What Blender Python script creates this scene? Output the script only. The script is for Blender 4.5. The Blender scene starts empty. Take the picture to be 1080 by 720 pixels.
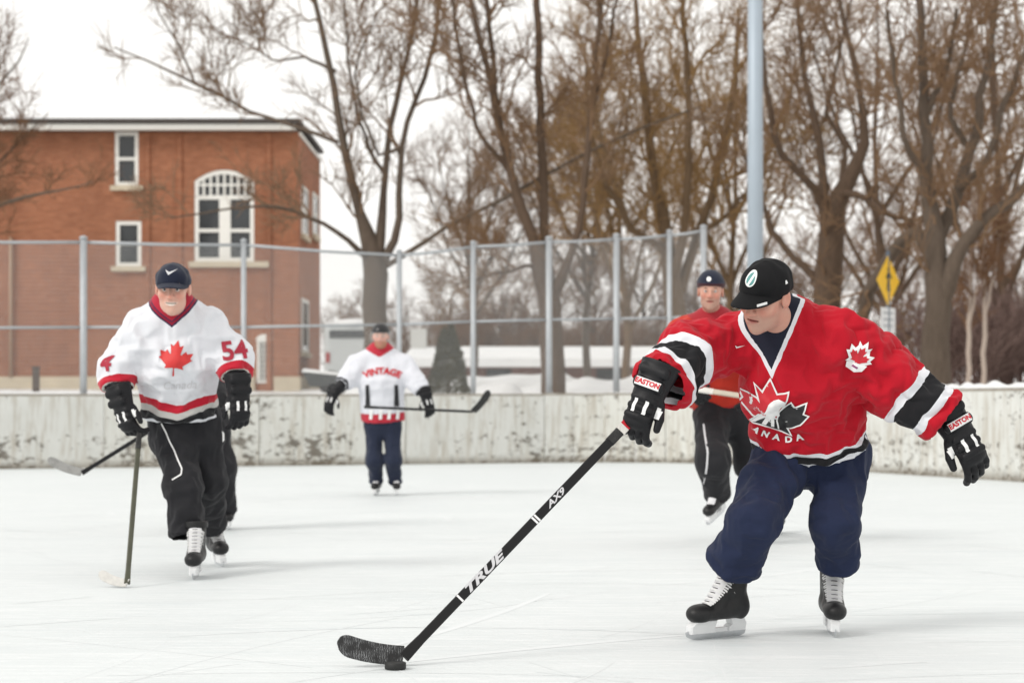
import bpy, bmesh, math, random
import numpy as np
from mathutils import Vector, Matrix
from mathutils.bvhtree import BVHTree

# ------------------------------------------------------------------ camera, sky, sun, exposure
SC = bpy.context.scene
COL = SC.collection
F, CZ, CX, HY = 2100.0, 0.93, 540.0, 428.0          # focal length in px of a 1080 px frame, eye height
cam_d = bpy.data.cameras.new("camera")
cam_d.sensor_width = 36.0
cam_d.lens = F / 1080.0 * 36.0
cam_d.shift_y = (HY - 360.0) / 1080.0
cam_d.clip_start, cam_d.clip_end = 0.1, 3000.0
cam_d.dof.use_dof = True
cam_d.dof.focus_distance = 7.75
cam_d.dof.aperture_fstop = 3.7
cam = bpy.data.objects.new("camera", cam_d)
cam.location = (0, 0, CZ)
cam.rotation_euler = (math.radians(90), 0, 0)
COL.objects.link(cam)
SC.camera = cam

SUN_EL, SUN_AZ = math.radians(38), math.radians(232)   # high, behind the camera and to its left (azimuth from +Y, clockwise)
world = bpy.data.worlds.new("World")
SC.world = world
world.use_nodes = True
wn, wl = world.node_tree.nodes, world.node_tree.links
wn.clear()
sky = wn.new("ShaderNodeTexSky"); sky.sky_type = 'NISHITA'; sky.sun_disc = False
sky.sun_elevation = SUN_EL; sky.sun_rotation = SUN_AZ
hs = wn.new("ShaderNodeHueSaturation"); hs.inputs['Saturation'].default_value = 0.15
wl.new(sky.outputs[0], hs.inputs['Color'])
mx = wn.new("ShaderNodeMix"); mx.data_type = 'RGBA'
mx.inputs[0].default_value = 0.88
mx.inputs[7].default_value = (9.1, 8.92, 8.6, 1)       # closed, even cloud
wl.new(hs.outputs[0], mx.inputs[6])
bg = wn.new("ShaderNodeBackground"); bg.inputs['Strength'].default_value = 0.115
wl.new(mx.outputs[2], bg.inputs['Color'])
wo = wn.new("ShaderNodeOutputWorld"); wl.new(bg.outputs[0], wo.inputs['Surface'])

sun_d = bpy.data.lights.new("sun", 'SUN')
sun_d.energy = 1.45; sun_d.angle = math.radians(18); sun_d.color = (1.0, 0.965, 0.91)
sun = bpy.data.objects.new("sun", sun_d)
_sd = Vector((math.sin(SUN_AZ) * math.cos(SUN_EL), math.cos(SUN_AZ) * math.cos(SUN_EL), math.sin(SUN_EL)))
sun.rotation_euler = _sd.to_track_quat('Z', 'Y').to_euler()
COL.objects.link(sun)

vs = SC.view_settings
vs.view_transform = 'Standard'; vs.look = 'None'; vs.exposure = 0.17; vs.gamma = 1.0; vs.use_curve_mapping = False
SC.cycles.use_denoising = True
SC.cycles.max_bounces = 6; SC.cycles.diffuse_bounces = 3; SC.cycles.glossy_bounces = 2
SC.cycles.transparent_max_bounces = 8; SC.cycles.transmission_bounces = 4

# ------------------------------------------------------------------ helpers
rng = np.random.default_rng(7)
random.seed(7)

def P(px, py, D):
    """photo pixel at a given distance -> world point"""
    return np.array([(px - CX) / F * D, D, CZ + (HY - py) / F * D])

def A(*v): return np.array(v, float)
def unit(v): v = np.asarray(v, float); return v / np.linalg.norm(v)

def lk(o, parent=None):
    COL.objects.link(o)
    if parent is not None: o.parent = parent
    return o

def tag(o, label=None, cat=None, group=None, kind=None):
    if label: o["label"] = label
    if cat: o["category"] = cat
    if group: o["group"] = group
    if kind: o["kind"] = kind
    return o

def empty(name, loc=(0, 0, 0), parent=None):
    o = bpy.data.objects.new(name, None)
    o.empty_display_size = 0.1
    o.location = loc
    return lk(o, parent)

def mesh_obj(name, V, Fc, mat, parent=None, smooth=True, attrs=None, color=None, loc=None):
    """one mesh object in world coordinates; loc moves its origin without moving the shape"""
    V = np.asarray(V, float)
    base = np.zeros(3)
    p = parent
    while p is not None:                       # parents are unrotated Empties: subtract their offsets
        base = base + np.array(p.location); p = p.parent
    org = np.array(loc, float) if loc is not None else base
    me = bpy.data.meshes.new(name)
    W = V - org
    if isinstance(Fc, np.ndarray):
        n, k = Fc.shape
        me.vertices.add(len(W)); me.vertices.foreach_set("co", W.astype(np.float32).ravel())
        me.loops.add(n * k); me.loops.foreach_set("vertex_index", Fc.astype(np.int32).ravel())
        me.polygons.add(n)
        me.polygons.foreach_set("loop_start", np.arange(0, n * k, k, dtype=np.int32))
        me.polygons.foreach_set("loop_total", np.full(n, k, np.int32))
        me.update(calc_edges=True)
    else:
        me.from_pydata([tuple(v) for v in W], [], [tuple(f) for f in Fc])
    me.polygons.foreach_set("use_smooth", np.full(len(me.polygons), smooth))
    if attrs:
        for nm, arr in attrs.items():
            a = me.attributes.new(nm, 'FLOAT', 'POINT'); a.data.foreach_set("value", np.asarray(arr, np.float32))
    if color is not None:
        a = me.attributes.new("tint", 'FLOAT_COLOR', 'POINT')
        c = np.ones((len(V), 4), np.float32); c[:, :3] = color
        a.data.foreach_set("color", c.ravel())
    if mat: me.materials.append(mat)
    o = bpy.data.objects.new(name, me)
    o.location = org - base
    lk(o, parent)
    return o

class MB:
    """collects simple shapes into one mesh"""
    def __init__(s): s.V = []; s.F = []
    def add(s, V, Fc):
        n = len(s.V); s.V += [tuple(v) for v in V]; s.F += [tuple(i + n for i in f) for f in Fc]; return s
    def box(s, x0, x1, y0, y1, z0, z1):
        return s.add([(x0,y0,z0),(x1,y0,z0),(x1,y1,z0),(x0,y1,z0),(x0,y0,z1),(x1,y0,z1),(x1,y1,z1),(x0,y1,z1)],
                     [(0,3,2,1),(4,5,6,7),(0,1,5,4),(1,2,6,5),(2,3,7,6),(3,0,4,7)])
    def obox(s, a, b, lat, w, h, w2=None, h2=None):
        """box beam from a to b, lat = side axis, half widths w (side) and h"""
        a, b = np.asarray(a, float), np.asarray(b, float)
        d = unit(b - a); l = np.asarray(lat, float); l = unit(l - d * (l @ d)); n = np.cross(d, l)
        w2 = w if w2 is None else w2; h2 = h if h2 is None else h2
        V = [a - l*w - n*h, a + l*w - n*h, a + l*w + n*h, a - l*w + n*h,
             b - l*w2 - n*h2, b + l*w2 - n*h2, b + l*w2 + n*h2, b - l*w2 + n*h2]
        return s.add(V, [(0,3,2,1),(4,5,6,7),(0,1,5,4),(1,2,6,5),(2,3,7,6),(3,0,4,7)])
    def tube(s, pts, r, sides=8, caps=True):
        pts = [np.asarray(p, float) for p in pts]
        r = [r] * len(pts) if np.isscalar(r) else r
        ref = A(0.13, 0.21, 0.97) if abs(unit(pts[-1] - pts[0])[2]) < 0.9 else A(1, 0.1, 0)
        V, Fc = [], []
        for i, p in enumerate(pts):
            t = unit(pts[min(i + 1, len(pts) - 1)] - pts[max(i - 1, 0)])
            u = unit(np.cross(t, ref)); v = np.cross(t, u)
            for k in range(sides):
                a = 2 * math.pi * k / sides
                V.append(p + r[i] * (math.cos(a) * u + math.sin(a) * v))
        for i in range(len(pts) - 1):
            for k in range(sides):
                k2 = (k + 1) % sides
                Fc.append((i*sides+k, i*sides+k2, (i+1)*sides+k2, (i+1)*sides+k))
        if caps:
            Fc.append(tuple(range(sides - 1, -1, -1))); m = (len(pts) - 1) * sides
            Fc.append(tuple(range(m, m + sides)))
        return s.add(V, Fc)
    def build(s, name, mat, parent=None, smooth=False, loc=None):
        return mesh_obj(name, s.V, s.F, mat, parent, smooth, loc=loc)

# ------------------------------------------------------------------ materials
def newmat(name):
    m = bpy.data.materials.new(name); m.use_nodes = True
    nt = m.node_tree; nt.nodes.clear()
    out = nt.nodes.new("ShaderNodeOutputMaterial"); b = nt.nodes.new("ShaderNodeBsdfPrincipled")
    nt.links.new(b.outputs[0], out.inputs['Surface'])
    return m, nt, b

def nd(nt, typ, ins=None, **props):
    n = nt.nodes.new(typ)
    for k, v in props.items(): setattr(n, k, v)
    for k, v in (ins or {}).items():
        if hasattr(v, 'is_output') and v.is_output: nt.links.new(v, n.inputs[k])
        else: n.inputs[k].default_value = v
    return n

def c4(c): return (c[0], c[1], c[2], 1.0)
def mixc(nt, fac, a, b, blend='MIX'):
    n = nt.nodes.new("ShaderNodeMix"); n.data_type = 'RGBA'; n.blend_type = blend; n.clamp_factor = True
    for idx, v in ((0, fac), (6, a), (7, b)):
        if hasattr(v, 'is_output'): nt.links.new(v, n.inputs[idx])
        else: n.inputs[idx].default_value = v if idx == 0 else c4(v)
    return n.outputs[2]
def math_(nt, op, a, b=None):
    n = nt.nodes.new("ShaderNodeMath"); n.operation = op
    for i, v in enumerate((a, b)):
        if v is None: continue
        if hasattr(v, 'is_output'): nt.links.new(v, n.inputs[i])
        else: n.inputs[i].default_value = v
    return n.outputs[0]
def coords(nt, scale=(1, 1, 1), kind='Object'):
    tc = nt.nodes.new("ShaderNodeTexCoord"); mp = nt.nodes.new("ShaderNodeMapping")
    nt.links.new(tc.outputs[kind], mp.inputs[0]); mp.inputs['Scale'].default_value = scale
    return mp.outputs[0]
def noise(nt, vec, scale, detail=4, rough=0.55):
    n = nd(nt, "ShaderNodeTexNoise", {'Scale': scale, 'Detail': detail, 'Roughness': rough}); nt.links.new(vec, n.inputs['Vector'])
    return n.outputs['Fac']
def ramp(nt, fac, lo, hi):
    n = nd(nt, "ShaderNodeMapRange", {'From Min': lo, 'From Max': hi}); nt.links.new(fac, n.inputs['Value'])
    return n.outputs[0]
def bump(nt, b, h, strength, dist):
    n = nd(nt, "ShaderNodeBump", {'Strength': strength, 'Distance': dist}); nt.links.new(h, n.inputs['Height'])
    nt.links.new(n.outputs[0], b.inputs['Normal'])

def simple(name, col, rough=0.6, metal=0.0, var=0.12, scale=20.0, bmp=0.0, bdist=0.002, spec=0.5):
    m, nt, b = newmat(name)
    v = coords(nt); f = noise(nt, v, scale)
    nt.links.new(mixc(nt, f, tuple(c * (1 - var) for c in col), tuple(min(1, c * (1 + var)) for c in col)), b.inputs['Base Color'])
    b.inputs['Roughness'].default_value = rough; b.inputs['Metallic'].default_value = metal
    b.inputs['Specular IOR Level'].default_value = spec
    if bmp: bump(nt, b, noise(nt, v, scale * 2.5), bmp, bdist)
    return m

def fabric(name, base, zones=(), rough=0.85, weave=900.0, sheen=0.15, var=0.06, bmp=0.25):
    """cloth whose coloured bands follow measured distances stored on the mesh: (attribute, lo, hi, colour)"""
    m, nt, b = newmat(name)
    v = coords(nt)
    f = noise(nt, v, 9.0, 5)
    col = mixc(nt, f, tuple(c * (1 - var) for c in base), tuple(c * (1 + var) for c in base))
    for at, lo, hi, zc in zones:
        an = nd(nt, "ShaderNodeAttribute", attribute_name=at)
        k = math_(nt, 'MULTIPLY', math_(nt, 'GREATER_THAN', an.outputs['Fac'], lo), math_(nt, 'LESS_THAN', an.outputs['Fac'], hi))
        col = mixc(nt, k, col, mixc(nt, f, tuple(c * (1 - var) for c in zc), tuple(min(1, c * (1 + var)) for c in zc)))
    nt.links.new(col, b.inputs['Base Color'])
    b.inputs['Roughness'].default_value = rough
    b.inputs['Sheen Weight'].default_value = sheen; b.inputs['Sheen Roughness'].default_value = 0.5
    b.inputs['Specular IOR Level'].default_value = 0.25
    w = noise(nt, v, 160.0, 2); bump(nt, b, w, bmp, 0.0015)
    return m
# ------------------------------------------------------------------ implicit shapes, cloth, decals
def smin(a, b, k):
    h = np.maximum(k - np.abs(a - b), 0) / k
    return np.minimum(a, b) - h * h * k * 0.25
def smax(a, b, k): return -smin(-a, -b, k)

def rcone(a, b, ra, rb):
    a, b = np.asarray(a, float), np.asarray(b, float); ab = b - a; L2 = ab @ ab
    def f(p):
        q = p - a; t = np.clip(q @ ab / L2, 0, 1)
        return np.linalg.norm(q - t[:, None] * ab, axis=1) - (ra + (rb - ra) * t)
    return f
def ball(c, r):
    c = np.asarray(c, float)
    return lambda p: np.linalg.norm(p - c, axis=1) - r
def ellip(c, r, R=None):
    c, r = np.asarray(c, float), np.asarray(r, float); mr = r.min()
    def f(p):
        q = p - c
        if R is not None: q = q @ R
        k0 = np.linalg.norm(q / r, axis=1); k1 = np.linalg.norm(q / (r * r), axis=1)
        return k0 * (k0 - 1) / np.maximum(k1, 1e-6)
    return f
def etube(a, b, lat, ra, rb, flat_a=False, flat_b=False):
    """elliptic tube; ra/rb = (half width along lat, half depth) at each end; ends round unless flat"""
    a, b = np.asarray(a, float), np.asarray(b, float); L = np.linalg.norm(b - a); d = (b - a) / L
    l = np.asarray(lat, float); l = unit(l - d * (l @ d)); n = np.cross(d, l)
    def f(p):
        q = p - a; s = q @ d; t = np.clip(s / L, 0, 1)
        w = ra[0] + (rb[0] - ra[0]) * t; h = ra[1] + (rb[1] - ra[1]) * t
        x, y = q @ l, q @ n; z = s - t * L
        m = np.minimum(w, h)
        z0 = np.where(((z < 0) & flat_a) | ((z > 0) & flat_b), 0.0, z)
        k0 = np.sqrt((x / w) ** 2 + (y / h) ** 2 + (z0 / m) ** 2)
        k1 = np.sqrt((x / w**2) ** 2 + (y / h**2) ** 2 + (z0 / m**2) ** 2)
        dd = np.where(k0 < 0.3, (k0 - 1) * m, k0 * (k0 - 1) / np.maximum(k1, 1e-6))
        if flat_a: dd = np.maximum(dd, -s)
        if flat_b: dd = np.maximum(dd, s - L)
        return dd
    return f
def union(fs, k):
    def f(p):
        d = fs[0](p)
        for g in fs[1:]: d = smin(d, g(p), k)
        return d
    return f

def mesh_sdf(f, lo, hi, h, smooth=1):
    """narrow-band sampling + naive surface nets -> verts, quads"""
    lo, hi = np.asarray(lo, float), np.asarray(hi, float)
    nb = np.ceil((hi - lo) / (4 * h)).astype(int) + 1
    n = nb * 4
    cc = [lo[i] + (np.arange(nb[i]) * 4 + 1.5) * h for i in range(3)]
    G = np.stack(np.meshgrid(*cc, indexing='ij'), -1).reshape(-1, 3)
    dc = f(G).reshape(nb)
    act = np.abs(dc) < 4 * h * 1.9
    D = np.repeat(np.repeat(np.repeat(np.sign(dc) * 1.0, 4, 0), 4, 1), 4, 2)
    M = np.repeat(np.repeat(np.repeat(act, 4, 0), 4, 1), 4, 2)
    idx = np.argwhere(M)
    vals = np.empty(len(idx))
    for s in range(0, len(idx), 400000):
        vals[s:s+400000] = f(lo + idx[s:s+400000] * h)
    D[M] = vals
    S = D < 0
    c = [(i, j, k) for i in (0, 1) for j in (0, 1) for k in (0, 1)]
    sh = [S[i:n[0]-1+i, j:n[1]-1+j, k:n[2]-1+k] for i, j, k in c]
    cnt = sum(s.astype(np.int8) for s in sh)
    cells = np.argwhere((cnt > 0) & (cnt < 8))
    vals = np.stack([D[cells[:, 0]+i, cells[:, 1]+j, cells[:, 2]+k] for i, j, k in c], 1)
    acc = np.zeros((len(cells), 3)); num = np.zeros(len(cells))
    for a in range(8):
        for b in range(a + 1, 8):
            if sum(abs(np.array(c[a]) - np.array(c[b]))) != 1: continue
            va, vb = vals[:, a], vals[:, b]; m = (va < 0) != (vb < 0)
            t = np.where(m, va / np.where(m, va - vb, 1), 0)
            pt = np.array(c[a])[None] + t[:, None] * (np.array(c[b]) - np.array(c[a]))[None]
            acc += np.where(m[:, None], pt, 0); num += m
    V = lo + (cells + acc / num[:, None]) * h
    cid = np.full(n - 1, -1, np.int64); cid[cells[:, 0], cells[:, 1], cells[:, 2]] = np.arange(len(cells))
    Q = []
    for ax in range(3):
        u, v = (ax + 1) % 3, (ax + 2) % 3
        s0 = [slice(None)] * 3; s1 = [slice(None)] * 3
        s0[ax] = slice(0, n[ax] - 1); s1[ax] = slice(1, n[ax])
        e = np.argwhere(S[tuple(s0)] != S[tuple(s1)])
        e = e[(e[:, u] > 0) & (e[:, v] > 0) & (e[:, u] < n[u] - 1) & (e[:, v] < n[v] - 1)]
        ins = S[e[:, 0], e[:, 1], e[:, 2]]
        def cell(du, dv):
            q = e.copy(); q[:, u] -= du; q[:, v] -= dv
            return cid[q[:, 0], q[:, 1], q[:, 2]]
        q = np.stack([cell(1, 1), cell(0, 1), cell(0, 0), cell(1, 0)], 1)
        q[~ins] = q[~ins][:, ::-1]
        Q.append(q)
    Q = np.concatenate(Q); Q = Q[(Q >= 0).all(1)]
    for _ in range(smooth): V = lap(V, Q, 0.4)
    return V, Q

def lap(V, Q, w):
    i = np.concatenate([Q[:, k] for k in range(4)] + [Q[:, (k + 1) % 4] for k in range(4)])
    j = np.concatenate([Q[:, (k + 1) % 4] for k in range(4)] + [Q[:, k] for k in range(4)])
    n = len(V); c = np.bincount(i, minlength=n); c = np.maximum(c, 1)
    M = np.stack([np.bincount(i, V[j, a], n) for a in range(3)], 1) / c[:, None]
    lone = np.bincount(i, minlength=n) == 0
    M[lone] = V[lone]
    return V + w * (M - V)

def vnormals(V, Q):
    d1, d2 = V[Q[:, 2]] - V[Q[:, 0]], V[Q[:, 3]] - V[Q[:, 1]]
    fn = np.cross(d1, d2); N = np.zeros_like(V)
    for k in range(4):
        for a in range(3): N[:, a] += np.bincount(Q[:, k], fn[:, a], len(V))
    return N / np.maximum(np.linalg.norm(N, axis=1), 1e-9)[:, None]

def drop_faces(V, Q, keep, extra):
    """keep only chosen faces and the vertices they use; extra = dict of per-vertex arrays"""
    Q = Q[keep]; used = np.unique(Q); mp = np.full(len(V), -1); mp[used] = np.arange(len(used))
    return V[used], mp[Q], {k: a[used] for k, a in extra.items()}

def waves(p, lam, seed, n=10):
    r = np.random.default_rng(seed); out = np.zeros(len(p))
    for _ in range(n):
        d = unit(r.normal(size=3)) * 2 * math.pi / (lam * r.uniform(0.7, 1.4))
        out += np.sin(p @ d + r.uniform(0, 6.28))
    return out / math.sqrt(n)

def drape(V, Q, body, pin, iters=70, stretch=1.05, g=0.00006, bend=0.05, seed=1, lam=0.14, amp=0.013, hold=0.003, dirs=None, ridge=0.0):
    """a loose garment settling over the body: length constraints, gravity, contact"""
    E = np.concatenate([Q[:, [0, 1]], Q[:, [1, 2]], Q[:, [2, 3]], Q[:, [3, 0]], Q[:, [0, 2]], Q[:, [1, 3]]])
    E = np.unique(np.sort(E, 1), axis=0); i, j = E[:, 0], E[:, 1]; n = len(V)
    L0 = np.linalg.norm(V[i] - V[j], axis=1) * stretch
    cnt = np.bincount(i, minlength=n) + np.bincount(j, minlength=n); cnt = np.maximum(cnt, 1)
    V0 = V.copy()
    sd_ = waves(V, lam, seed)
    if dirs:                                   # folds that run along given directions (wave vectors across them)
        ph = waves(V, lam * 3.5, seed + 50)
        for d_, w_ in dirs: sd_ = sd_ + w_ * np.sin(V @ (unit(d_) * 2 * math.pi / lam) + 2.2 * ph)
    V = V + vnormals(V, Q) * (sd_ * amp)[:, None] * (1 - pin)[:, None]
    prev = V.copy()
    for it in range(iters):
        vel = (V - prev) * 0.8; prev = V.copy(); V = V + vel; V[:, 2] -= g
        for _ in range(3):
            d = V[j] - V[i]; L = np.linalg.norm(d, axis=1)
            c = d * (0.5 * (L - L0) / np.maximum(L, 1e-6))[:, None]
            for a in range(3):
                V[:, a] += 1.6 * (np.bincount(i, c[:, a], n) - np.bincount(j, c[:, a], n)) / cnt
        V = lap(V, Q, bend); V += hold * (V0 - V)
        if it % 3 == 2 or it == iters - 1:
            d = body(V); m = d < 0.006
            if m.any():
                pm = V[m]; e = 0.004; gr = np.stack([body(pm + np.eye(3)[a] * e) - d[m] for a in range(3)], 1) / e
                gr /= np.maximum(np.linalg.norm(gr, axis=1), 1e-6)[:, None]
                V[m] = pm + gr * (0.006 - d[m])[:, None]
        V = V * (1 - pin)[:, None] + V0 * pin[:, None]
    if ridge:                                  # creases pulled along the same directions
        wp = waves(V0, lam * 2.6, seed + 3) * 0.4; mk = np.clip(waves(V0, lam * 3.2, seed + 7) * .7 + .45, 0, 1); out = np.zeros(n)
        for d_, w_ in (dirs or [(A(1, 0, 0), 1)]):
            x = V0 @ unit(d_) / (lam * 1.15) + wp; out += w_ * (1 - np.abs(2 * (x - np.floor(x)) - 1)) ** 2.2
        V = V + vnormals(V, Q) * ((out * mk - .15) * ridge * (1 - pin))[:, None]; V = lap(V, Q, .15)
    return V

def grid_cut(bm, step):
    """slice a flat mesh into small cells so that it can wrap a curved surface"""
    xs = [v.co.x for v in bm.verts]; ys = [v.co.y for v in bm.verts]
    for ax, lo, hi in ((0, min(xs), max(xs)), (1, min(ys), max(ys))):
        t = lo + step
        while t < hi:
            no = (1, 0, 0) if ax == 0 else (0, 1, 0); co = (t, 0, 0) if ax == 0 else (0, t, 0)
            bmesh.ops.bisect_plane(bm, geom=bm.verts[:] + bm.edges[:] + bm.faces[:], dist=1e-6, plane_co=co, plane_no=no)
            t += step

def poly_bm(polys):
    bm = bmesh.new()
    for pl in polys:
        vs_ = [bm.verts.new((x, y, 0)) for x, y in pl]
        bm.faces.new(vs_)
    bmesh.ops.triangulate(bm, faces=bm.faces[:])
    return bm

def text_bm(txt, size, shear=0.0, bold=0.0):
    cu = bpy.data.curves.new("t", 'FONT'); cu.body = txt; cu.size = size; cu.align_x = 'CENTER'; cu.align_y = 'CENTER'
    cu.shear = shear; cu.offset = bold; cu.resolution_u = 3
    ob = bpy.data.objects.new("t", cu); COL.objects.link(ob)
    dg = bpy.context.evaluated_depsgraph_get()
    me = bpy.data.meshes.new_from_object(ob.evaluated_get(dg))
    bm = bmesh.new(); bm.from_mesh(me)
    bpy.data.objects.remove(ob); bpy.data.curves.remove(cu); bpy.data.meshes.remove(me)
    return bm

def arch(bm, R):
    """bend flat lettering over (R>0) or under (R<0) a circle"""
    for v in bm.verts:
        a = v.co.x / R; y = v.co.y
        v.co.x = (R + y) * math.sin(a); v.co.y = (R + y) * math.cos(a) - R

def decal(name, bm, mat, parent, bvh, org, xa, ya, off=0.003, step=0.012, back=0.25):
    """print or badge laid onto a surface: flat shape -> rays along the plane normal"""
    xa = unit(xa); ya = np.asarray(ya, float); ya = unit(ya - xa * (ya @ xa)); n = np.cross(xa, ya)
    grid_cut(bm, step)
    kill = []
    for v in bm.verts:
        p = np.asarray(org) + xa * v.co.x + ya * v.co.y + n * back
        hit = bvh.ray_cast(Vector(p), Vector(-n), back * 2.2)
        if hit[0] is None: kill.append(v); continue
        v.co = hit[0] + Vector(n) * off
    bmesh.ops.delete(bm, geom=kill, context='VERTS')
    V = [tuple(v.co) for v in bm.verts]; bm.verts.index_update()
    Fc = [tuple(v.index for v in f.verts) for f in bm.faces]
    bm.free()
    if not Fc: return None
    return mesh_obj(name, V, Fc, mat, parent, smooth=True)

class Surf:
    """ray casts against an object's final surface, in world coordinates (objects here are never rotated)"""
    def __init__(s, o):
        dg = bpy.context.evaluated_depsgraph_get(); s.t = BVHTree.FromObject(o, dg); s.o = o.matrix_world.translation.copy()
    def ray_cast(s, p, d, L):
        h = s.t.ray_cast(p - s.o, d, L)
        return h if h[0] is None else (h[0] + s.o, h[1], h[2], h[3])
bvh_eval = Surf
def bvh_of(V, Q): return BVHTree.FromPolygons([tuple(v) for v in V], [tuple(int(i) for i in q) for q in Q])

_leaf = [(-90,2030),(-45,1167),(-156,1069),(-1015,1220),(-899,900),(-919,827),(-1860,65),(-1648,-34),(-1614,-113),(-1800,-685),
         (-1258,-570),(-1185,-608),(-1080,-855),(-657,-401),(-546,-458),(-750,-1510),(-423,-1321),(-332,-1348),(0,-2000)]
LEAF = [(x / 4000, -y / 4000) for x, y in _leaf] + [(-x / 4000, -y / 4000) for x, y in _leaf[-2::-1]]
def scaled(pl, s, dx=0, dy=0, rot=0):
    c, n = math.cos(rot), math.sin(rot)
    return [((x * c - y * n) * s + dx, (x * n + y * c) * s + dy) for x, y in pl]
def grow(pl, w):
    """offset a polygon outwards"""
    n = len(pl); area = sum(pl[i][0] * pl[(i+1) % n][1] - pl[(i+1) % n][0] * pl[i][1] for i in range(n)); sg = 1 if area > 0 else -1
    out = []
    for i in range(n):
        a, b, c = np.array(pl[i-1]), np.array(pl[i]), np.array(pl[(i+1) % n])
        e1, e2 = unit(b - a), unit(c - b)
        n1, n2 = np.array([e1[1], -e1[0]]) * sg, np.array([e2[1], -e2[0]]) * sg
        m = n1 + n2; L = np.linalg.norm(m); m = m / max(L, 1e-6)
        k = min(1.0 / max(m @ n1, 0.3), 2.2)
        out.append(tuple(b + m * w * k))
    return out
# ------------------------------------------------------------------ setting: ground, ice, boards, fence, building
LA, LB = A(-7.56, 29.4), unit(A(9.14, 3.70))          # long side of the rink: point, direction
RA_, RB_ = A(5.04, 27.5), unit(A(-1.16, 3.4))         # right end of the rink: point, direction (away)
LN = A(-LB[1], LB[0])                                  # outward normals
RN = A(RB_[1], -RB_[0])
def out_dist(x, y):
    d1 = (x - LA[0]) * LN[0] + (y - LA[1]) * LN[1]
    d2 = (x - RA_[0]) * RN[0] + (y - RA_[1]) * RN[1]
    return np.maximum(d1, d2)
def gz(x, y):
    d = out_dist(x, y); t = np.clip((d - 0.6) / 9.0, 0, 1); t = t * t * (3 - 2 * t)
    return 1.15 * t + 0.0115 * np.clip(d - 9, 0, 140)
def gzs(x, y): return float(gz(np.array([x], float), np.array([y], float))[0])

# snow and ice
def snow_mat():
    m, nt, b = newmat("snow"); v = coords(nt)
    f = noise(nt, v, 0.5, 6)
    nt.links.new(mixc(nt, f, (0.66, 0.67, 0.68), (0.80, 0.80, 0.79)), b.inputs['Base Color'])
    b.inputs['Roughness'].default_value = 0.8
    bump(nt, b, noise(nt, v, 7, 6), 0.6, 0.05); return m
M_snow = snow_mat()
def ground_mat():
    m, nt, b = newmat("snowy_ground"); v = coords(nt)
    f = ramp(nt, noise(nt, v, 0.35, 7, 0.65), 0.52, 0.60)
    g = mixc(nt, noise(nt, v, 3.0, 5), (0.20, 0.155, 0.10), (0.33, 0.27, 0.18))
    nt.links.new(mixc(nt, f, (0.74, 0.74, 0.74), g), b.inputs['Base Color'])
    b.inputs['Roughness'].default_value = 0.9
    bump(nt, b, noise(nt, v, 5, 6), 0.7, 0.06); return m
def ice_mat():
    m, nt, b = newmat("ice_surface"); v = coords(nt)
    big = noise(nt, v, 0.55, 6, 0.6)
    c = mixc(nt, big, (0.62, 0.665, 0.675), (0.72, 0.75, 0.755))
    st = noise(nt, coords(nt, (0.5, 3.5, 1)), 1.6, 6, 0.65)
    c = mixc(nt, ramp(nt, st, 0.52, 0.75), c, (0.61, 0.655, 0.67))
    sc = None
    for k, (rx, ry, rot) in enumerate(((1.2, 30, 0.2), (1.0, 26, 1.3), (1.4, 34, -0.7), (1.1, 28, 2.3))):
        tc = nt.nodes.new("ShaderNodeTexCoord"); mp = nt.nodes.new("ShaderNodeMapping"); nt.links.new(tc.outputs['Object'], mp.inputs[0])
        mp.inputs['Rotation'].default_value = (0, 0, rot); mp.inputs['Scale'].default_value = (rx * 0.35, ry * 0.35, 1)
        mp.inputs['Location'].default_value = (k * 3.1, k * 1.7, 0)
        n = noise(nt, mp.outputs[0], 1.0, 3, 0.5)
        a = math_(nt, 'LESS_THAN', math_(nt, 'ABSOLUTE', math_(nt, 'SUBTRACT', n, 0.5)), 0.006)
        sc = a if sc is None else math_(nt, 'MAXIMUM', sc, a)
    c = mixc(nt, math_(nt, 'MULTIPLY', sc, 0.55), c, (0.80, 0.82, 0.83))
    nt.links.new(c, b.inputs['Base Color'])
    nt.links.new(nd(nt, "ShaderNodeMapRange", {'To Min': 0.38, 'To Max': 0.72, 'Value': big}).outputs[0], b.inputs['Roughness'])
    b.inputs['Specular IOR Level'].default_value = 0.35
    h = math_(nt, 'SUBTRACT', noise(nt, v, 14, 6), math_(nt, 'MULTIPLY', sc, 0.4))
    bump(nt, b, h, 0.35, 0.01); return m

# ground sheet out to the horizon
gx = np.unique(np.concatenate([np.linspace(-1200, -60, 14), np.linspace(-60, 60, 121), np.linspace(60, 1200, 14)]))
gy = np.unique(np.concatenate([np.linspace(-500, -30, 8), np.linspace(-30, 20, 12), np.linspace(20, 70, 101), np.linspace(70, 160, 40), np.linspace(160, 2500, 20)]))
GX, GY = np.meshgrid(gx, gy, indexing='ij')
od = out_dist(GX, GY)
GZ = gz(GX, GY) + np.where(od > 0.5, 0.05 * waves(np.stack([GX.ravel(), GY.ravel(), 0 * GX.ravel()], 1), 5.0, 3).reshape(GX.shape) * np.clip(od / 6, 0, 1), 0)
GZ = np.where(od < 0.3, -0.05, GZ)
nx_, ny_ = GX.shape
ii, jj = np.meshgrid(np.arange(nx_ - 1), np.arange(ny_ - 1), indexing='ij')
q0 = (ii * ny_ + jj).ravel()
gq = np.stack([q0, q0 + ny_, q0 + ny_ + 1, q0 + 1], 1)
g = mesh_obj("ground", np.stack([GX.ravel(), GY.ravel(), GZ.ravel()], 1), gq, ground_mat())
tag(g, "snow-covered ground rising gently behind the rink", None, None, "structure")

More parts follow.
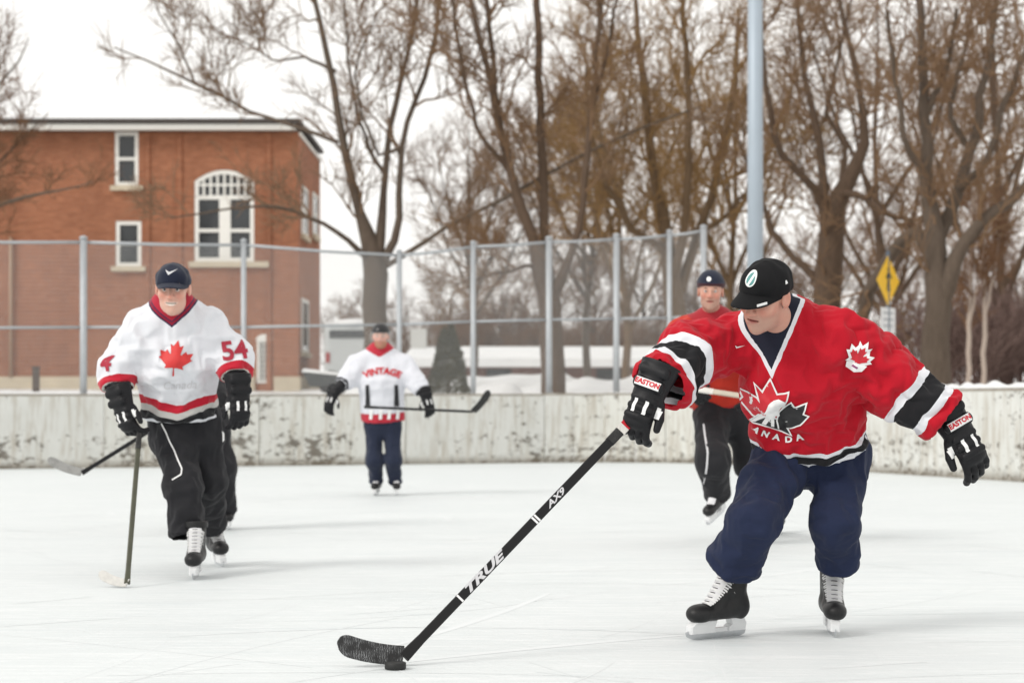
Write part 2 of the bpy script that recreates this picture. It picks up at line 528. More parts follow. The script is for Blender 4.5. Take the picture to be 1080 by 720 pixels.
# rink outline (plan): long side, rounded corner, right end
corner = A(2.94, 33.65); Rc = 2.6
pa = corner - LB * Rc; pb = corner - RB_ * Rc
cen = pa - LN * Rc
arc = []
a0 = math.atan2(*(pa - cen)[::-1]); a1 = math.atan2(*(pb - cen)[::-1])
for k in range(9):
    a = a0 + (a1 - a0) * k / 8; arc.append(cen + Rc * A(math.cos(a), math.sin(a)))
left_pts = [pa - LB * s for s in np.arange(2.4 * 13, 0, -2.4)]
right_pts = [arc[-1] - RB_ * s for s in np.arange(2.4, 2.4 * 14 + .1, 2.4)]
outline = left_pts + arc + right_pts
ice_poly = [tuple(p) + (0.0,) for p in outline] + [(26, -60, 0), (-60, -60, 0)]
ic = mesh_obj("ice", ice_poly, [tuple(range(len(ice_poly)))[::-1]], ice_mat(), smooth=False)
ic.data.flip_normals() if ic.data.polygons[0].normal.z < 0 else None
tag(ic, "white outdoor ice surface with skate marks", None, None, "structure")

# skate cuts and scraped snow on the ice: thin curved strips
Rk = np.random.default_rng(88); KV, KF, KC = [], [], []
for k in range(190):
    D = 5.2 + 24 * Rk.uniform(0, 1) ** 1.5; x = Rk.uniform(-.32, .32) * D; a = Rk.uniform(0, 6.28); L = Rk.uniform(.4, 2.6); cur = Rk.normal() * .35; wd = Rk.uniform(.002, .006) if Rk.uniform() < .85 else Rk.uniform(.012, .03); b0 = len(KV)
    for i in range(9):
        t = i / 8; a2 = a + cur * t * L; px_ = x + math.cos(a + cur * t * L / 2) * L * t; py_ = D + math.sin(a + cur * t * L / 2) * L * t; ww = wd * math.sin(math.pi * min(max(t, .04), .96)) ** .5
        KV += [(px_ - math.sin(a2) * ww, py_ + math.cos(a2) * ww, .0004 + .0000015 * k), (px_ + math.sin(a2) * ww, py_ - math.cos(a2) * ww, .0004 + .0000015 * k)]
    KF += [(b0 + 2 * i, b0 + 2 * i + 1, b0 + 2 * i + 3, b0 + 2 * i + 2) for i in range(8)]
inside = lambda f: all(float(out_dist(KV[i][0], KV[i][1])) < -.2 for i in f)
KF = [f for f in KF if inside(f)]
def cut_mat():
    m, nt, b = newmat("scraped_ice"); v = coords(nt)
    nt.links.new(mixc(nt, noise(nt, v, 1.3, 3), (0.655, 0.69, 0.70), (0.77, 0.79, 0.80)), b.inputs['Base Color']); b.inputs['Roughness'].default_value = .8; b.inputs['Specular IOR Level'].default_value = .2; return m
tag(mesh_obj("skate_marks", KV, KF, cut_mat(), ic, False), None, None, None, "stuff")

def board_mat():
    m, nt, b = newmat("weathered_white_boards"); v = coords(nt)
    sep = nd(nt, "ShaderNodeSeparateXYZ", {'Vector': v}); z = sep.outputs['Z']
    oi = nd(nt, "ShaderNodeObjectInfo")
    paint = mixc(nt, noise(nt, v, 2.2, 6), (0.50, 0.505, 0.475), (0.72, 0.725, 0.705))
    paint = mixc(nt, math_(nt, 'MULTIPLY', oi.outputs['Random'], 0.30), paint, (0.66, 0.65, 0.58))
    st = noise(nt, coords(nt, (9, 9, 0.9)), 1.6, 6, 0.6)                 # vertical runs
    paint = mixc(nt, math_(nt, 'MULTIPLY', ramp(nt, st, 0.46, 0.66), 0.6), paint, (0.36, 0.31, 0.24))
    pat = noise(nt, coords(nt, (3, 3, 5)), 2.3, 9, 0.72)                 # peeled patches
    low = ramp(nt, z, 0.60, 0.0)
    band = math_(nt, 'SUBTRACT', 1.0, math_(nt, 'MULTIPLY', math_(nt, 'ABSOLUTE', math_(nt, 'SUBTRACT', z, 0.43)), 7.0))
    band = math_(nt, 'MAXIMUM', band, 0.0)
    clus = math_(nt, 'MULTIPLY', math_(nt, 'SUBTRACT', noise(nt, nd(nt, 'ShaderNodeVectorMath', {0: v, 1: nd(nt, 'ShaderNodeObjectInfo').outputs['Location']}, operation='ADD').outputs[0], 0.55, 3), 0.56), 0.42)
    thr = math_(nt, 'ADD', math_(nt, 'ADD', pat, clus), math_(nt, 'ADD', math_(nt, 'MULTIPLY', low, 0.10), math_(nt, 'MULTIPLY', band, 0.055)))
    peel = ramp(nt, thr, 0.575, 0.625)
    dark = mixc(nt, noise(nt, v, 8, 4), (0.035, 0.03, 0.025), (0.17, 0.135, 0.095))
    c = mixc(nt, math_(nt, 'MULTIPLY', peel, 0.85), paint, dark)
    foot = math_(nt, 'MULTIPLY', ramp(nt, math_(nt, 'ADD', z, math_(nt, 'MULTIPLY', st, 0.30)), 0.28, 0.13), 0.85)
    c = mixc(nt, foot, c, (0.13, 0.10, 0.065))
    nt.links.new(c, b.inputs['Base Color']); b.inputs['Roughness'].default_value = 0.75
    bump(nt, b, math_(nt, 'SUBTRACT', noise(nt, v, 30, 4), peel), 0.4, 0.006); return m
M_board = board_mat()
M_railwood = simple("grey_weathered_wood", (0.30, 0.27, 0.23), 0.85, var=0.4, scale=8, bmp=0.3)
boards = empty("rink_boards", (float(outline[8][0]), float(outline[8][1]), 0))
tag(boards, "long low rink boards of weathered white paint with snow on top", "rink boards")
def strip(p, q, th, z0, z1, gap=0.006):
    d = unit(q - p); n = A(-d[1], d[0]); p = p + d * gap; q = q - d * gap
    V = [A(*p, z0), A(*q, z0), A(*(q + n * th), z0), A(*(p + n * th), z0), A(*p, z1), A(*q, z1), A(*(q + n * th), z1), A(*(p + n * th), z1)]
    return V, [(0,3,2,1),(4,5,6,7),(0,1,5,4),(1,2,6,5),(2,3,7,6),(3,0,4,7)]
NB = len(outline)
for k in range(NB - 1):
    p, q = outline[k], outline[k + 1]
    hgt = 1.02 + 0.10 * min(1, k / 16) + random.uniform(-0.008, 0.008)
    V, Fc = strip(p, q, 0.05 , -0.04, hgt)
    mesh_obj("panel", V, Fc, M_board, boards, smooth=False, loc=(float(p[0]), float(p[1]), 0))
    V, Fc = strip(p - LN * 0.0, q, 0.085, hgt + 0.002, hgt + 0.035, 0.0)
    mesh_obj("top_rail", V, Fc, M_railwood, boards, smooth=False)
# snow lying along the top rail
V, Fc = [], []
for k in range(NB - 1):
    p, q = outline[k], outline[k + 1]; d = unit(q - p); n = A(-d[1], d[0]); L = np.linalg.norm(q - p)
    hgt = 1.02 + 0.10 * min(1, k / 16) + 0.036; ns = max(3, int(L / 0.06)); heavy = 1.0 if k > 18 else 0.30
    b0 = len(V)
    for s in range(ns + 1):
        c = p + d * L * s / ns; pt = np.array([[c[0], c[1], 0]])
        a = float(waves(pt, 0.9, 5)[0] + 0.6 * waves(pt, 0.25, 6)[0])
        hh = max(0.003, (0.045 + 0.03 * a) * heavy + (0.0 if heavy > .5 else -0.006)); w = 0.045 if hh > 0.006 else 0.03
        m = c + n * 0.042
        for o_, z_ in ((-1.0, 0.0), (-0.85, 0.6), (-0.3, 1.0), (0.35, 0.95), (0.9, 0.55), (1.0, 0.0)):
            xy = m + n * (w * 1.05 * o_); V.append((xy[0], xy[1], hgt + hh * z_))
    for s in range(ns):
        for r in range(5):
            a = b0 + s * 6 + r; Fc.append((a, a + 6, a + 7, a + 1))
tag(mesh_obj("snow_cap", V, Fc, M_snow, boards), None, None, None, "stuff")

# chain link fence behind the boards
M_galv = simple("galvanised_steel", (0.42, 0.44, 0.46), 0.5, 0.35, var=0.15, scale=14)
M_wire = simple("galvanised_wire", (0.55, 0.56, 0.56), 0.5, 0.1, var=0.1, scale=14)
def fence_D(px):
    s = (px - CX) / F
    base = A(LA[0], LA[1]) + LN * 0.30
    return (base @ LN) / (s * LN[0] + LN[1])
posts = []
for px, py, Dm in ((-165, 248, None), (-80, 250, None), (88, 252, None), (257, 255, None), (421, 266, None), (499, 257, None), (579, 252, None), (650, 249, 33.6), (706, 245, 33.9), (742, 240, 33.9)):
    D = Dm or fence_D(px); p = P(px, py, D); posts.append((p, px))
fence = empty("chain_link_fence", (float(posts[2][0][0]), float(posts[2][0][1]), 0))
tag(fence, "tall galvanised chain link fence on posts behind the rink boards", "fence")
for p, px in posts:
    r = 0.055 if px in (88, 742, 579, 650) else 0.045
    m = MB(); m.tube([(p[0], p[1], gzs(p[0], p[1]) - 0.2), (p[0], p[1], p[2])], r, 10)
    m.tube([(p[0], p[1], p[2]), (p[0], p[1], p[2] + 0.03), (p[0], p[1], p[2] + 0.05)], [r * 1.15, r * 1.1, r * 0.4], 10)
    m.build("post", M_galv, fence, smooth=True)
WV, WF = [], []
for (p, a_), (q, b_) in zip(posts[:-1], posts[1:]):
    MR = {-165: 346, -80: 346, 88: 345, 257: 345, 421: 342, 499: 339, 579: 337, 650: 336, 706: 335, 742: 334}
    zm0, zm1 = CZ + (HY - MR[a_]) / F * p[1], CZ + (HY - MR[b_]) / F * q[1]
    MB().tube([p + A(0, 0, -.05), (p + q) / 2 + A(0, 0, -.065), q + A(0, 0, -.05)], 0.024, 8).build("top_rail", M_galv, fence, smooth=True)
    MB().tube([A(p[0], p[1], zm0), A(q[0], q[1], zm1)], 0.022, 8).build("mid_rail", M_galv, fence, smooth=True)
    L = np.linalg.norm((q - p)[:2]); c = 0.062
    n = int(L / c); zlo = 0.85
    for k in range(n):
        t0 = (k + 0.5) / n; zt = p[2] + (q[2] - p[2]) * t0 - 0.06
        m = int((zt - zlo) / (c * 0.5)); zz = zt - np.arange(m + 1) * c * 0.5
        side = np.where(np.arange(m + 1) % 2 == 0, 0.0, 1.0)
        tt = np.clip((k + side * 1.0) / n, 0, 1)
        pts = p[None] + (q - p)[None] * tt[:, None]; pts[:, 2] = zz
        d = unit((q - p) * A(1, 1, 0)); nn = A(-d[1], d[0], 0); r = 0.0040
        b0 = len(WV)
        offs = (d * r * 1.3, -d * r * 1.3 + nn * r, -d * r * 1.3 - nn * r)
        for pt in pts:
            for o_ in offs: WV.append(pt + o_)
        for i in range(m):
            for s in range(3):
                s2 = (s + 1) % 3; WF.append((b0 + i*3 + s, b0 + i*3 + s2, b0 + i*3 + 3 + s2, b0 + i*3 + 3 + s))
tag(mesh_obj("wire_mesh", np.array(WV), np.array(WF), M_wire, fence, smooth=False), None, None, None, "stuff")

# ------------------------------------------------------------------ brick school building
DB = 60.0; KB = DB / F
def bx(px): return (px - CX) * KB
def bz(py): return CZ + (HY - py) * KB
def brick_mat(name, c1, c2, mortar):
    m, nt, b = newmat(name)
    tc = nt.nodes.new("ShaderNodeTexCoord"); sp = nt.nodes.new("ShaderNodeSeparateXYZ"); nt.links.new(tc.outputs['Object'], sp.inputs[0])
    cb = nt.nodes.new("ShaderNodeCombineXYZ")
    nt.links.new(math_(nt, 'ADD', sp.outputs['X'], sp.outputs['Y']), cb.inputs['X']); nt.links.new(sp.outputs['Z'], cb.inputs['Y'])
    br = nd(nt, "ShaderNodeTexBrick", {'Scale': 1.0, 'Mortar Size': 0.008, 'Brick Width': 0.215, 'Row Height': 0.075, 'Color1': c4(c1), 'Color2': c4(c2), 'Mortar': c4(mortar), 'Bias': 0.0})
    nt.links.new(cb.outputs[0], br.inputs['Vector'])
    v = coords(nt)
    big = noise(nt, v, 0.35, 5)
    col = mixc(nt, ramp(nt, big, 0.35, 0.7), br.outputs['Color'], tuple(min(1, x * 1.25) for x in c1), 'MULTIPLY')
    col = mixc(nt, 0.30, br.outputs['Color'], mixc(nt, ramp(nt, big, .3, .7), tuple(x * 0.6 for x in c1), tuple(x * 1.3 for x in c2)))
    row = noise(nt, coords(nt, (2.2, 2.2, 11)), 1.0, 5, .7); col = mixc(nt, math_(nt, 'MULTIPLY', ramp(nt, row, .40, .68), .5), col, tuple(x * .52 for x in c1))
    col = mixc(nt, math_(nt, 'MULTIPLY', ramp(nt, noise(nt, coords(nt, (1.5, 1.5, .25)), 1.2, 5), 0.5, 0.75), 0.35), col, tuple(x * 0.55 for x in c1))
    nt.links.new(col, b.inputs['Base Color']); b.inputs['Roughness'].default_value = 0.9
    bump(nt, b, br.outputs['Fac'], -0.4, 0.006); return m
M_brick = brick_mat("orange_brick", (0.27, 0.092, 0.042), (0.37, 0.138, 0.066), (0.31, 0.21, 0.15))
M_stone = simple("pale_limestone", (0.52, 0.45, 0.34), 0.85, var=0.18, scale=3, bmp=0.3)
M_white = simple("white_painted_wood", (0.76, 0.75, 0.71), 0.55, var=0.06, scale=6)
M_eave = simple("dark_metal_eave", (0.055, 0.045, 0.04), 0.6, var=0.2, scale=2)
M_roof = simple("grey_shingles", (0.10, 0.10, 0.10), 0.9, var=0.2, scale=3)
def glass_mat(name, col):
    m, nt, b = newmat(name); v = coords(nt)
    nt.links.new(mixc(nt, noise(nt, v, 1.8, 3), col, tuple(c * 2.6 for c in col)), b.inputs['Base Color'])
    b.inputs['Roughness'].default_value = 0.06; b.inputs['Specular IOR Level'].default_value = 0.6
    bump(nt, b, noise(nt, v, 1.1, 2), 0.08, 0.02); return m
M_glass = glass_mat("window_glass", (0.018, 0.02, 0.022))
M_blind = simple("pale_window_blind", (0.42, 0.43, 0.42), 0.8, var=0.1, scale=5)

bld = empty("brick_building", (bx(120), DB, 1.2))
tag(bld, "two storey orange brick building with white sash windows and flat dark eave", "building")
X0, X1, ZT, ZB = bx(-190), bx(315), bz(139), 1.0
wins = {'a': (121, 146, 139, 196), 'b': (122, 149, 233, 281), 'c': (205, 268, 179, 276), 'd': (271, 286, 358, 404)}
ops = [(bx(l), bx(r), bz(b_), bz(t)) for (l, r, t, b_) in wins.values()]
xs = sorted({X0, X1, *[o[0] for o in ops], *[o[1] for o in ops]}); zs = sorted({ZB, ZT, *[o[2] for o in ops], *[min(o[3], ZT) for o in ops]})
V, Fc = [], []
def qd(a, b, c, d):
    n = len(V); V.extend([a, b, c, d]); Fc.append((n, n + 1, n + 2, n + 3))
for i in range(len(xs) - 1):
    for j in range(len(zs) - 1):
        cx_, cz_ = (xs[i] + xs[i+1]) / 2, (zs[j] + zs[j+1]) / 2
        if any(o[0] < cx_ < o[1] and o[2] < cz_ < o[3] for o in ops): continue
        qd((xs[i], DB, zs[j]), (xs[i+1], DB, zs[j]), (xs[i+1], DB, zs[j+1]), (xs[i], DB, zs[j+1]))
RV = 0.22
for (l, r, b_, t) in ops:
    qd((l, DB, b_), (l, DB, t), (l, DB + RV, t), (l, DB + RV, b_)); qd((r, DB, b_), (r, DB + RV, b_), (r, DB + RV, t), (r, DB, t))
    qd((l, DB, t), (r, DB, t), (r, DB + RV, t), (l, DB + RV, t)); qd((l, DB, b_), (l, DB + RV, b_), (r, DB + RV, b_), (r, DB, b_))
qd((X1, DB, ZB), (X1, DB + 6.7, ZB), (X1, DB + 6.7, ZT), (X1, DB, ZT)); qd((X0, DB, ZB), (X0, DB, ZT), (X0, DB + 6.7, ZT), (X0, DB + 6.7, ZB))
qd((X0, DB + 6.7, ZB), (X0, DB + 6.7, ZT), (X1, DB + 6.7, ZT), (X1, DB + 6.7, ZB))
wall = mesh_obj("wall", V, Fc, M_brick, bld, smooth=False)
# spandrels beside the segmental arch
l, r, b_, t = ops[2]; rise = 0.34
for sgn in (-1, 1):
    m = MB(); cx_ = (l + r) / 2; hw = (r - l) / 2
    zarc = lambda u: t - rise * (u * u)
    for k in range(8):
        u0, u1 = k / 8, (k + 1) / 8; xa_, xb_ = cx_ + sgn * hw * u0, cx_ + sgn * hw * u1
        za, zb = zarc(u0) , zarc(u1)
        m.add([(xa_, DB + .002, za), (xb_, DB + .002, zb), (xb_, DB + .002, t + .001), (xa_, DB + .002, t + .001),
               (xa_, DB + RV, za), (xb_, DB + RV, zb)], [(0, 1, 2, 3), (0, 4, 5, 1)])
    m.build("arch_spandrel", M_brick, bld)
# pilasters and soldier courses give the flat wall its relief
for px0, px1 in ((-60, -45), (154, 158), (187, 192), (281, 286)):
    MB().box(bx(px0), bx(px1), DB - 0.05, DB + 0.01, 1.3, ZT - 0.01).build("pilaster", M_brick, bld)
MB().box(X0 - .06, bx(269), DB - 0.09, DB - 0.003, 1.0, bz(397)).build("plinth", M_stone, bld)
MB().box(bx(289), X1 + .05, DB - 0.09, DB - 0.003, 1.0, bz(397)).build("plinth", M_stone, bld)
MB().box(X0 - 1.0, X1 + .10, DB - 0.6, DB + 6.9, bz(132), bz(128)).build("eave", M_eave, bld)
MB().box(X0 - .8, bx(313), DB - 0.5, DB - 0.16, bz(139) + .005, bz(133) - .003).build("fascia", M_white, bld)
m = MB(); xr0, xr1, yr0, yr1, zr = X0 - 0.9, X1 + .08, DB - 0.56, DB + 6.85, bz(128) + 0.002
m.add([(xr0, yr0, zr), (xr1, yr0, zr), (xr1, yr1, zr), (xr0, yr1, zr), (xr0 + 4, yr0 + 4, zr + 0.35), (xr1 - 4, yr0 + 4, zr + 0.35)],
      [(0, 1, 5, 4), (1, 2, 5), (2, 3, 4, 5), (3, 0, 4)]).build("roof", M_snow, bld)
MB().box(X1 + .003, X1 + .06, DB + .02, DB + 6.7, bz(139) - .10, bz(139) - .002).build("fascia", M_white, bld)
MB().box(X1 + .003, X1 + .07, DB - .02, DB + 6.72, 1.0, bz(397)).build("plinth", M_stone, bld)
def bars(m, x0, x1, z0, z1, w, y0, y1, vx=(), hz=()):
    m.box(x0, x0 + w, y0, y1, z0, z1); m.box(x1 - w, x1, y0, y1, z0, z1)
    m.box(x0 + w, x1 - w, y0 + .001, y1, z0, z0 + w); m.box(x0 + w, x1 - w, y0 + .001, y1, z1 - w, z1)
    for x, ww in vx: m.box(x - ww, x + ww, y0 + .004, y1 - .004, z0 + w, z1 - w)
    for z, ww in hz: m.box(x0 + w, x1 - w, y0 + .007, y1 - .007, z - ww, z + ww)
def window(op, name="window"):
    l, r, b_, t = op
    return empty(name, ((l + r) / 2 - bx(120), 0, b_ - 1.2), bld)
YF0, YF1, YG = DB + 0.02, DB + 0.12, DB + 0.09
for key in ('a', 'b'):
    l, r, b_, t = ops[0] if key == 'a' else ops[1]; w = window((l, r, b_, t)); mid = (b_ + t) / 2
    m = MB(); bars(m, l + .004, r - .004, b_ + .004, t - .004, 0.11, YF0, YF1, (), ((mid, 0.045),)); m.build("frame", M_white, w)
    for z0, z1, mt in ((b_ + .1, mid - .05, M_glass), (mid + .05, t - .1, M_glass)):
        MB().box(l + .09, r - .09, YG, YG + .01, z0, z1).build("pane", mt, w)
    if key == 'b' or key == 'a': MB().box(l + .13, r - .13, YG + .03, YG + .04, b_ + .12, b_ + .12 + (mid - b_) * 0.45).build("blind", M_blind, w)
    MB().box(l - .12, r + .14, DB - .13, DB + .2, b_ - .15, b_ - .002).build("sill", M_stone, w)
l, r, b_, t = ops[2]; w = window(ops[2]); m = MB()
zt = bz(206); zm = bz(243); c0, c1 = bx(231), bx(243)
bars(m, l + .004, r - .004, b_ + .004, zt, 0.12, YF0, YF1)
m.box(c0, c1, YF0 + .003, YF1, b_ + .13, zt - .125)
for xa_, xb_ in ((l + .13, c0 - .003), (c1 + .003, r - .13)): m.box(xa_, xb_, YF0 + .01, YF1 - .01, zm - .05, zm + .05)
cx_ = (l + r) / 2; hw = (r - l) / 2
for k in range(16):                                   # arched head of the frame
    u0, u1 = -1 + k / 8, -1 + (k + 1) / 8
    za, zb = t - rise * u0 * u0 - .004, t - rise * u1 * u1 - .004; xa_, xb_ = cx_ + hw * .998 * u0, cx_ + hw * .998 * u1
    m.add([(xa_, YF0, za - .13), (xb_, YF0, zb - .13), (xb_, YF0, zb), (xa_, YF0, za), (xa_, YF1, za - .13), (xb_, YF1, zb - .13), (xb_, YF1, zb), (xa_, YF1, za)],
          [(0, 1, 2, 3), (0, 4, 5, 1), (4, 7, 6, 5)])
for sgn in (-1, 1): m.box(*sorted((cx_ + sgn * (hw - .006), cx_ + sgn * (hw - .12))), YF0 + .002, YF1, zt + .002, t - rise + .02)
for k in range(1, 8):
    u = -1 + k / 4; m.box(cx_ + hw * .92 * u - .03, cx_ + hw * .92 * u + .03, YF0 + .006, YF1 - .01, zt + .002, t - rise * u * u - .12)
m.box(l + .12, r - .12, YF0 + .009, YF1 - .015, (zt + t) / 2 - .10, (zt + t) / 2 - .04)
m.build("frame", M_white, w)
for xa_, xb_ in ((l + .12, c0 + .01), (c1 - .01, r - .12)):
    for z0, z1 in ((b_ + .11, zm - .04), (zm + .04, zt - .11)): MB().box(xa_, xb_, YG, YG + .01, z0, z1).build("pane", M_glass, w)
    MB().box(xa_ + .03, xb_ - .03, YG + .03, YG + .04, b_ + .12, b_ + .5).build("blind", M_blind, w)
MB().box(l + .1, r - .1, YG + .001, YG + .01, zt - .02, t - .1).build("pane", M_glass, w)
MB().box(l - .15, r + .45, DB - .13, DB + .2, b_ - .17, b_ - .002).build("sill", M_stone, w)
l, r, b_, t = ops[3]; w = window(ops[3]); m = MB()
bars(m, l + .003, r - .003, b_ + .003, t - .003, .07, YF0 - .06, YF1)
for k in range(1, 4): m.box(l + (r - l) * k / 4 - .012, l + (r - l) * k / 4 + .012, YF0 - .03, YF0, b_ + .06, t - .06)
for k in range(1, 9): m.box(l + .06, r - .06, YF0 - .028, YF0 - .002, b_ + (t - b_) * k / 9 - .012, b_ + (t - b_) * k / 9 + .012)
for k in range(8):
    u0, u1 = -1 + k / 4, -1 + (k + 1) / 4; cx_ = (l + r) / 2; hw = (r - l) / 2 + .05; za, zb = t + .16 * (1 - u0 * u0), t + .16 * (1 - u1 * u1)
    m.add([(cx_ + hw * u0, DB - .04, t + .002), (cx_ + hw * u1, DB - .04, t + .002), (cx_ + hw * u1, DB - .04, zb + .004), (cx_ + hw * u0, DB - .04, za + .004), (cx_ + hw * u0, DB - .002, za + .004), (cx_ + hw * u1, DB - .002, zb + .004)], [(0, 1, 2, 3), (3, 2, 5, 4)])
m.build("grille_frame", M_white, w); MB().box(l + .05, r - .05, YG, YG + .01, b_ + .05, t - .05).build("pane", M_blind, w)
for (y0, y1, t2, bt2) in ((DB + .7, DB + 2.6, 316, 372), (DB + .7, DB + 2.4, 198, 249), (DB + 4.0, DB + 5.6, 205, 249)):
    ym = (y0 + y1) / 2; b_, t = CZ + (HY - bt2) * ym / F, CZ + (HY - t2) * ym / F
    w = empty("window", (X1 - bx(120), ym - DB, b_ - 1.2), bld)
    m = MB(); e_ = .10; x_ = X1 + .003
    m.box(x_, x_ + .05, y0, y0 + e_, b_, t); m.box(x_, x_ + .05, y1 - e_, y1, b_, t); m.box(x_, x_ + .049, y0 + e_, y1 - e_, b_, b_ + e_); m.box(x_, x_ + .049, y0 + e_, y1 - e_, t - e_, t); m.box(x_, x_ + .045, y0 + e_, y1 - e_, (b_ + t) / 2 - .04, (b_ + t) / 2 + .04); m.build("frame", M_white, w)
    for z0, z1 in ((b_ + e_, (b_ + t) / 2 - .04), ((b_ + t) / 2 + .04, t - e_)): MB().box(x_ + .001, x_ + .02, y0 + e_, y1 - e_, z0, z1).build("pane", M_glass, w)
    MB().box(x_, x_ + .12, y0 - .08, y1 + .08, b_ - .14, b_ - .002).build("sill", M_stone, w)
MB().tube([(bx(12), DB - .09, bz(398)), (bx(12), DB - .09, bz(250))], .05, 8).build("downpipe", simple("tan_downpipe", (0.36, 0.24, 0.16), .6), bld, True)

# small things behind the boards
pz = P(38, 388, 46)
po = MB().box(pz[0] - .07, pz[0] + .07, 45.93, 46.07, gzs(pz[0], 46) - .1, pz[2]).box(pz[0] - .09, pz[0] + .09, 45.91, 46.09, pz[2] + .001, pz[2] + .04).build("wooden_post", simple("dark_brown_wood", (0.07, 0.05, 0.04), .85), None)
tag(po, "short dark wooden post in front of the brick building", "post")

# parked van seen end-on beside the building
M_van = simple("pale_grey_paint", (0.46, 0.48, 0.48), .4, var=.05, scale=2)
M_dark = simple("dark_rubber", (0.02, 0.02, 0.022), .7)
def rounded_box(f_c, half, r):
    c, h_ = np.asarray(f_c, float), np.asarray(half, float) - r
    def f(p):
        q = np.abs(p - c) - h_
        return np.linalg.norm(np.maximum(q, 0), axis=1) + np.minimum(q.max(1), 0) - r
    return f
DV = 58.0; kv = DV / F; vg = gzs((369 - CX) * kv, DV)
vx0, vx1 = (341 - CX) * kv, (399 - CX) * kv; vt = CZ + (HY - 341) * kv; vcx = (vx0 + vx1) / 2
van = tag(empty("parked_van", (vcx, DV, vg)), "pale grey van with snow on its roof beside the brick building", "van")
fb = rounded_box((vcx, DV + 2.2, (vg + .35 + vt) / 2), ((vx1 - vx0) / 2, 2.2, (vt - vg - .35) / 2), .18)
V, Q = mesh_sdf(fb, (vx0 - .2, DV - .2, vg + .2), (vx1 + .2, DV + 4.6, vt + .2), .06); mesh_obj("body", V, Q, M_van, van)
MB().box(vx0 + .18, vx1 - .18, DV - .03, DV + .02, vt - .42, vt - .2).build("rear_window", M_glass, van)
MB().box(vx0 + .05, vx1 - .05, DV - .08, DV + .1, vg + .36, vg + .52).build("bumper", M_dark, van)
fs = ellip((vcx, DV + 2.1, vt - .02), ((vx1 - vx0) / 2 * .98, 2.2, .24))
V, Q = mesh_sdf(lambda p: np.maximum(fs(p), vt - .04 - p[:, 2]), (vx0 - .2, DV - .3, vt - .2), (vx1 + .2, DV + 4.6, vt + .4), .06); mesh_obj("roof_snow", V, Q, M_snow, van)
for sx in (vx0 + .2, vx1 - .2):
    for yy in (DV + .8, DV + 3.4):
        wh = MB().tube([(sx - .1, yy, vg + .32), (sx + .1, yy, vg + .32)], .32, 16).build("wheel", M_dark, van, True)
for sx in (vx0 + .07, vx1 - .19): MB().box(sx, sx + .12, DV - .02, DV + .03, vg + .85, vg + 1.15).build("tail_light", simple("red_lens", (.3, .02, .02), .3), van)

# dark utility trailer with snow along its rim
DT = 41.0; kt = DT / F
def tp(px, py, dy=0): return P(px, py, DT + dy)
tr = tag(empty("utility_trailer", (*P(345, 415, DT)[:2], gzs(P(345, 415, DT)[0], DT))), "dark grey open trailer with snow on its rim in front of the van", "trailer")
tz0, tz1 = gzs(P(345, 415, DT)[0], DT) + .18, P(0, 392, DT)[2]; xa_, xb_ = P(319, 0, DT)[0], P(378, 0, DT)[0]
m = MB(); m.add([(xa_ + .14, DT, tz0), (xb_ - .1, DT, tz0), (xb_ - .1, DT + 1.5, tz0), (xa_ + .14, DT + 1.5, tz0), (xa_, DT - .05, tz1), (xb_, DT - .05, tz1 - .12), (xb_, DT + 1.55, tz1 - .12), (xa_, DT + 1.55, tz1)],
     [(0,3,2,1),(4,5,6,7),(0,1,5,4),(1,2,6,5),(2,3,7,6),(3,0,4,7)]); m.build("tub", simple("dark_grey_steel", (.055, .06, .062), .6, .2), tr)
m = MB(); m.add([(xa_ - .02, DT - .09, tz1 + .003), (xb_ + .02, DT - .09, tz1 - .117), (xb_ + .02, DT + 1.6, tz1 - .117), (xa_ - .02, DT + 1.6, tz1 + .003), (xa_ + .03, DT - .05, tz1 + .07), (xb_ - .03, DT - .05, tz1 - .05), (xb_ - .03, DT + 1.5, tz1 - .05), (xa_ + .03, DT + 1.5, tz1 + .07)],
     [(0,3,2,1),(4,5,6,7),(0,1,5,4),(1,2,6,5),(2,3,7,6),(3,0,4,7)]); m.build("snow_layer", M_snow, tr)
for yy in (DT + .1, DT + 1.3): MB().tube([((xa_ + xb_) / 2, yy - .08, tz0 + .08), ((xa_ + xb_) / 2, yy + .08, tz0 + .08)], .26, 14).build("wheel", M_dark, tr, True)

# low long building with a snowy roof far behind
DL = 105.0; kl = DL / F
def lx(px): return (px - CX) * kl
def lz(py): return CZ + (HY - py) * kl
low = tag(empty("low_building", (lx(700), DL, 1.8)), "long low building with snow-covered roof far behind the fence", "building")
MB().box(lx(430), lx(966), DL, DL + 9, 1.2, lz(386)).build("wall", brick_mat("dull_red_brick", (.16, .075, .06), (.20, .09, .07), (.2, .16, .14)), low)
m = MB(); xa_, xb_, ya_, yb_, z0, z1 = lx(425), lx(971), DL - .8, DL + 9.8, lz(387), lz(363)
m.add([(xa_, ya_, z0), (xb_, ya_, z0), (xb_, yb_, z0), (xa_, yb_, z0), (xa_ + .3, ya_ + 4.6, z1), (xb_ - .9, ya_ + 4.6, z1), (xa_, ya_, z0 + .45), (xb_, ya_, z0 + .40), (xb_, yb_, z0 + .4), (xa_, yb_, z0 + .45)],
      [(0, 1, 7, 6), (6, 7, 5, 4), (1, 2, 8, 5, 7), (2, 3, 9, 8), (3, 0, 6, 4, 9), (8, 9, 4, 5), (0, 3, 2, 1)]); m.build("roof", M_snow, low)
for k in range(9):
    xx = lx(455 + k * 58); MB().box(xx, xx + 1.3, DL - .05, DL + .04, 2.2, lz(389)).build("window", M_glass, low)
MB().box(lx(430), lx(447), DL + 3, DL + 4, lz(366), lz(344)).build("roof_box", simple("pale_grey_cladding", (.5, .5, .48), .7), low)

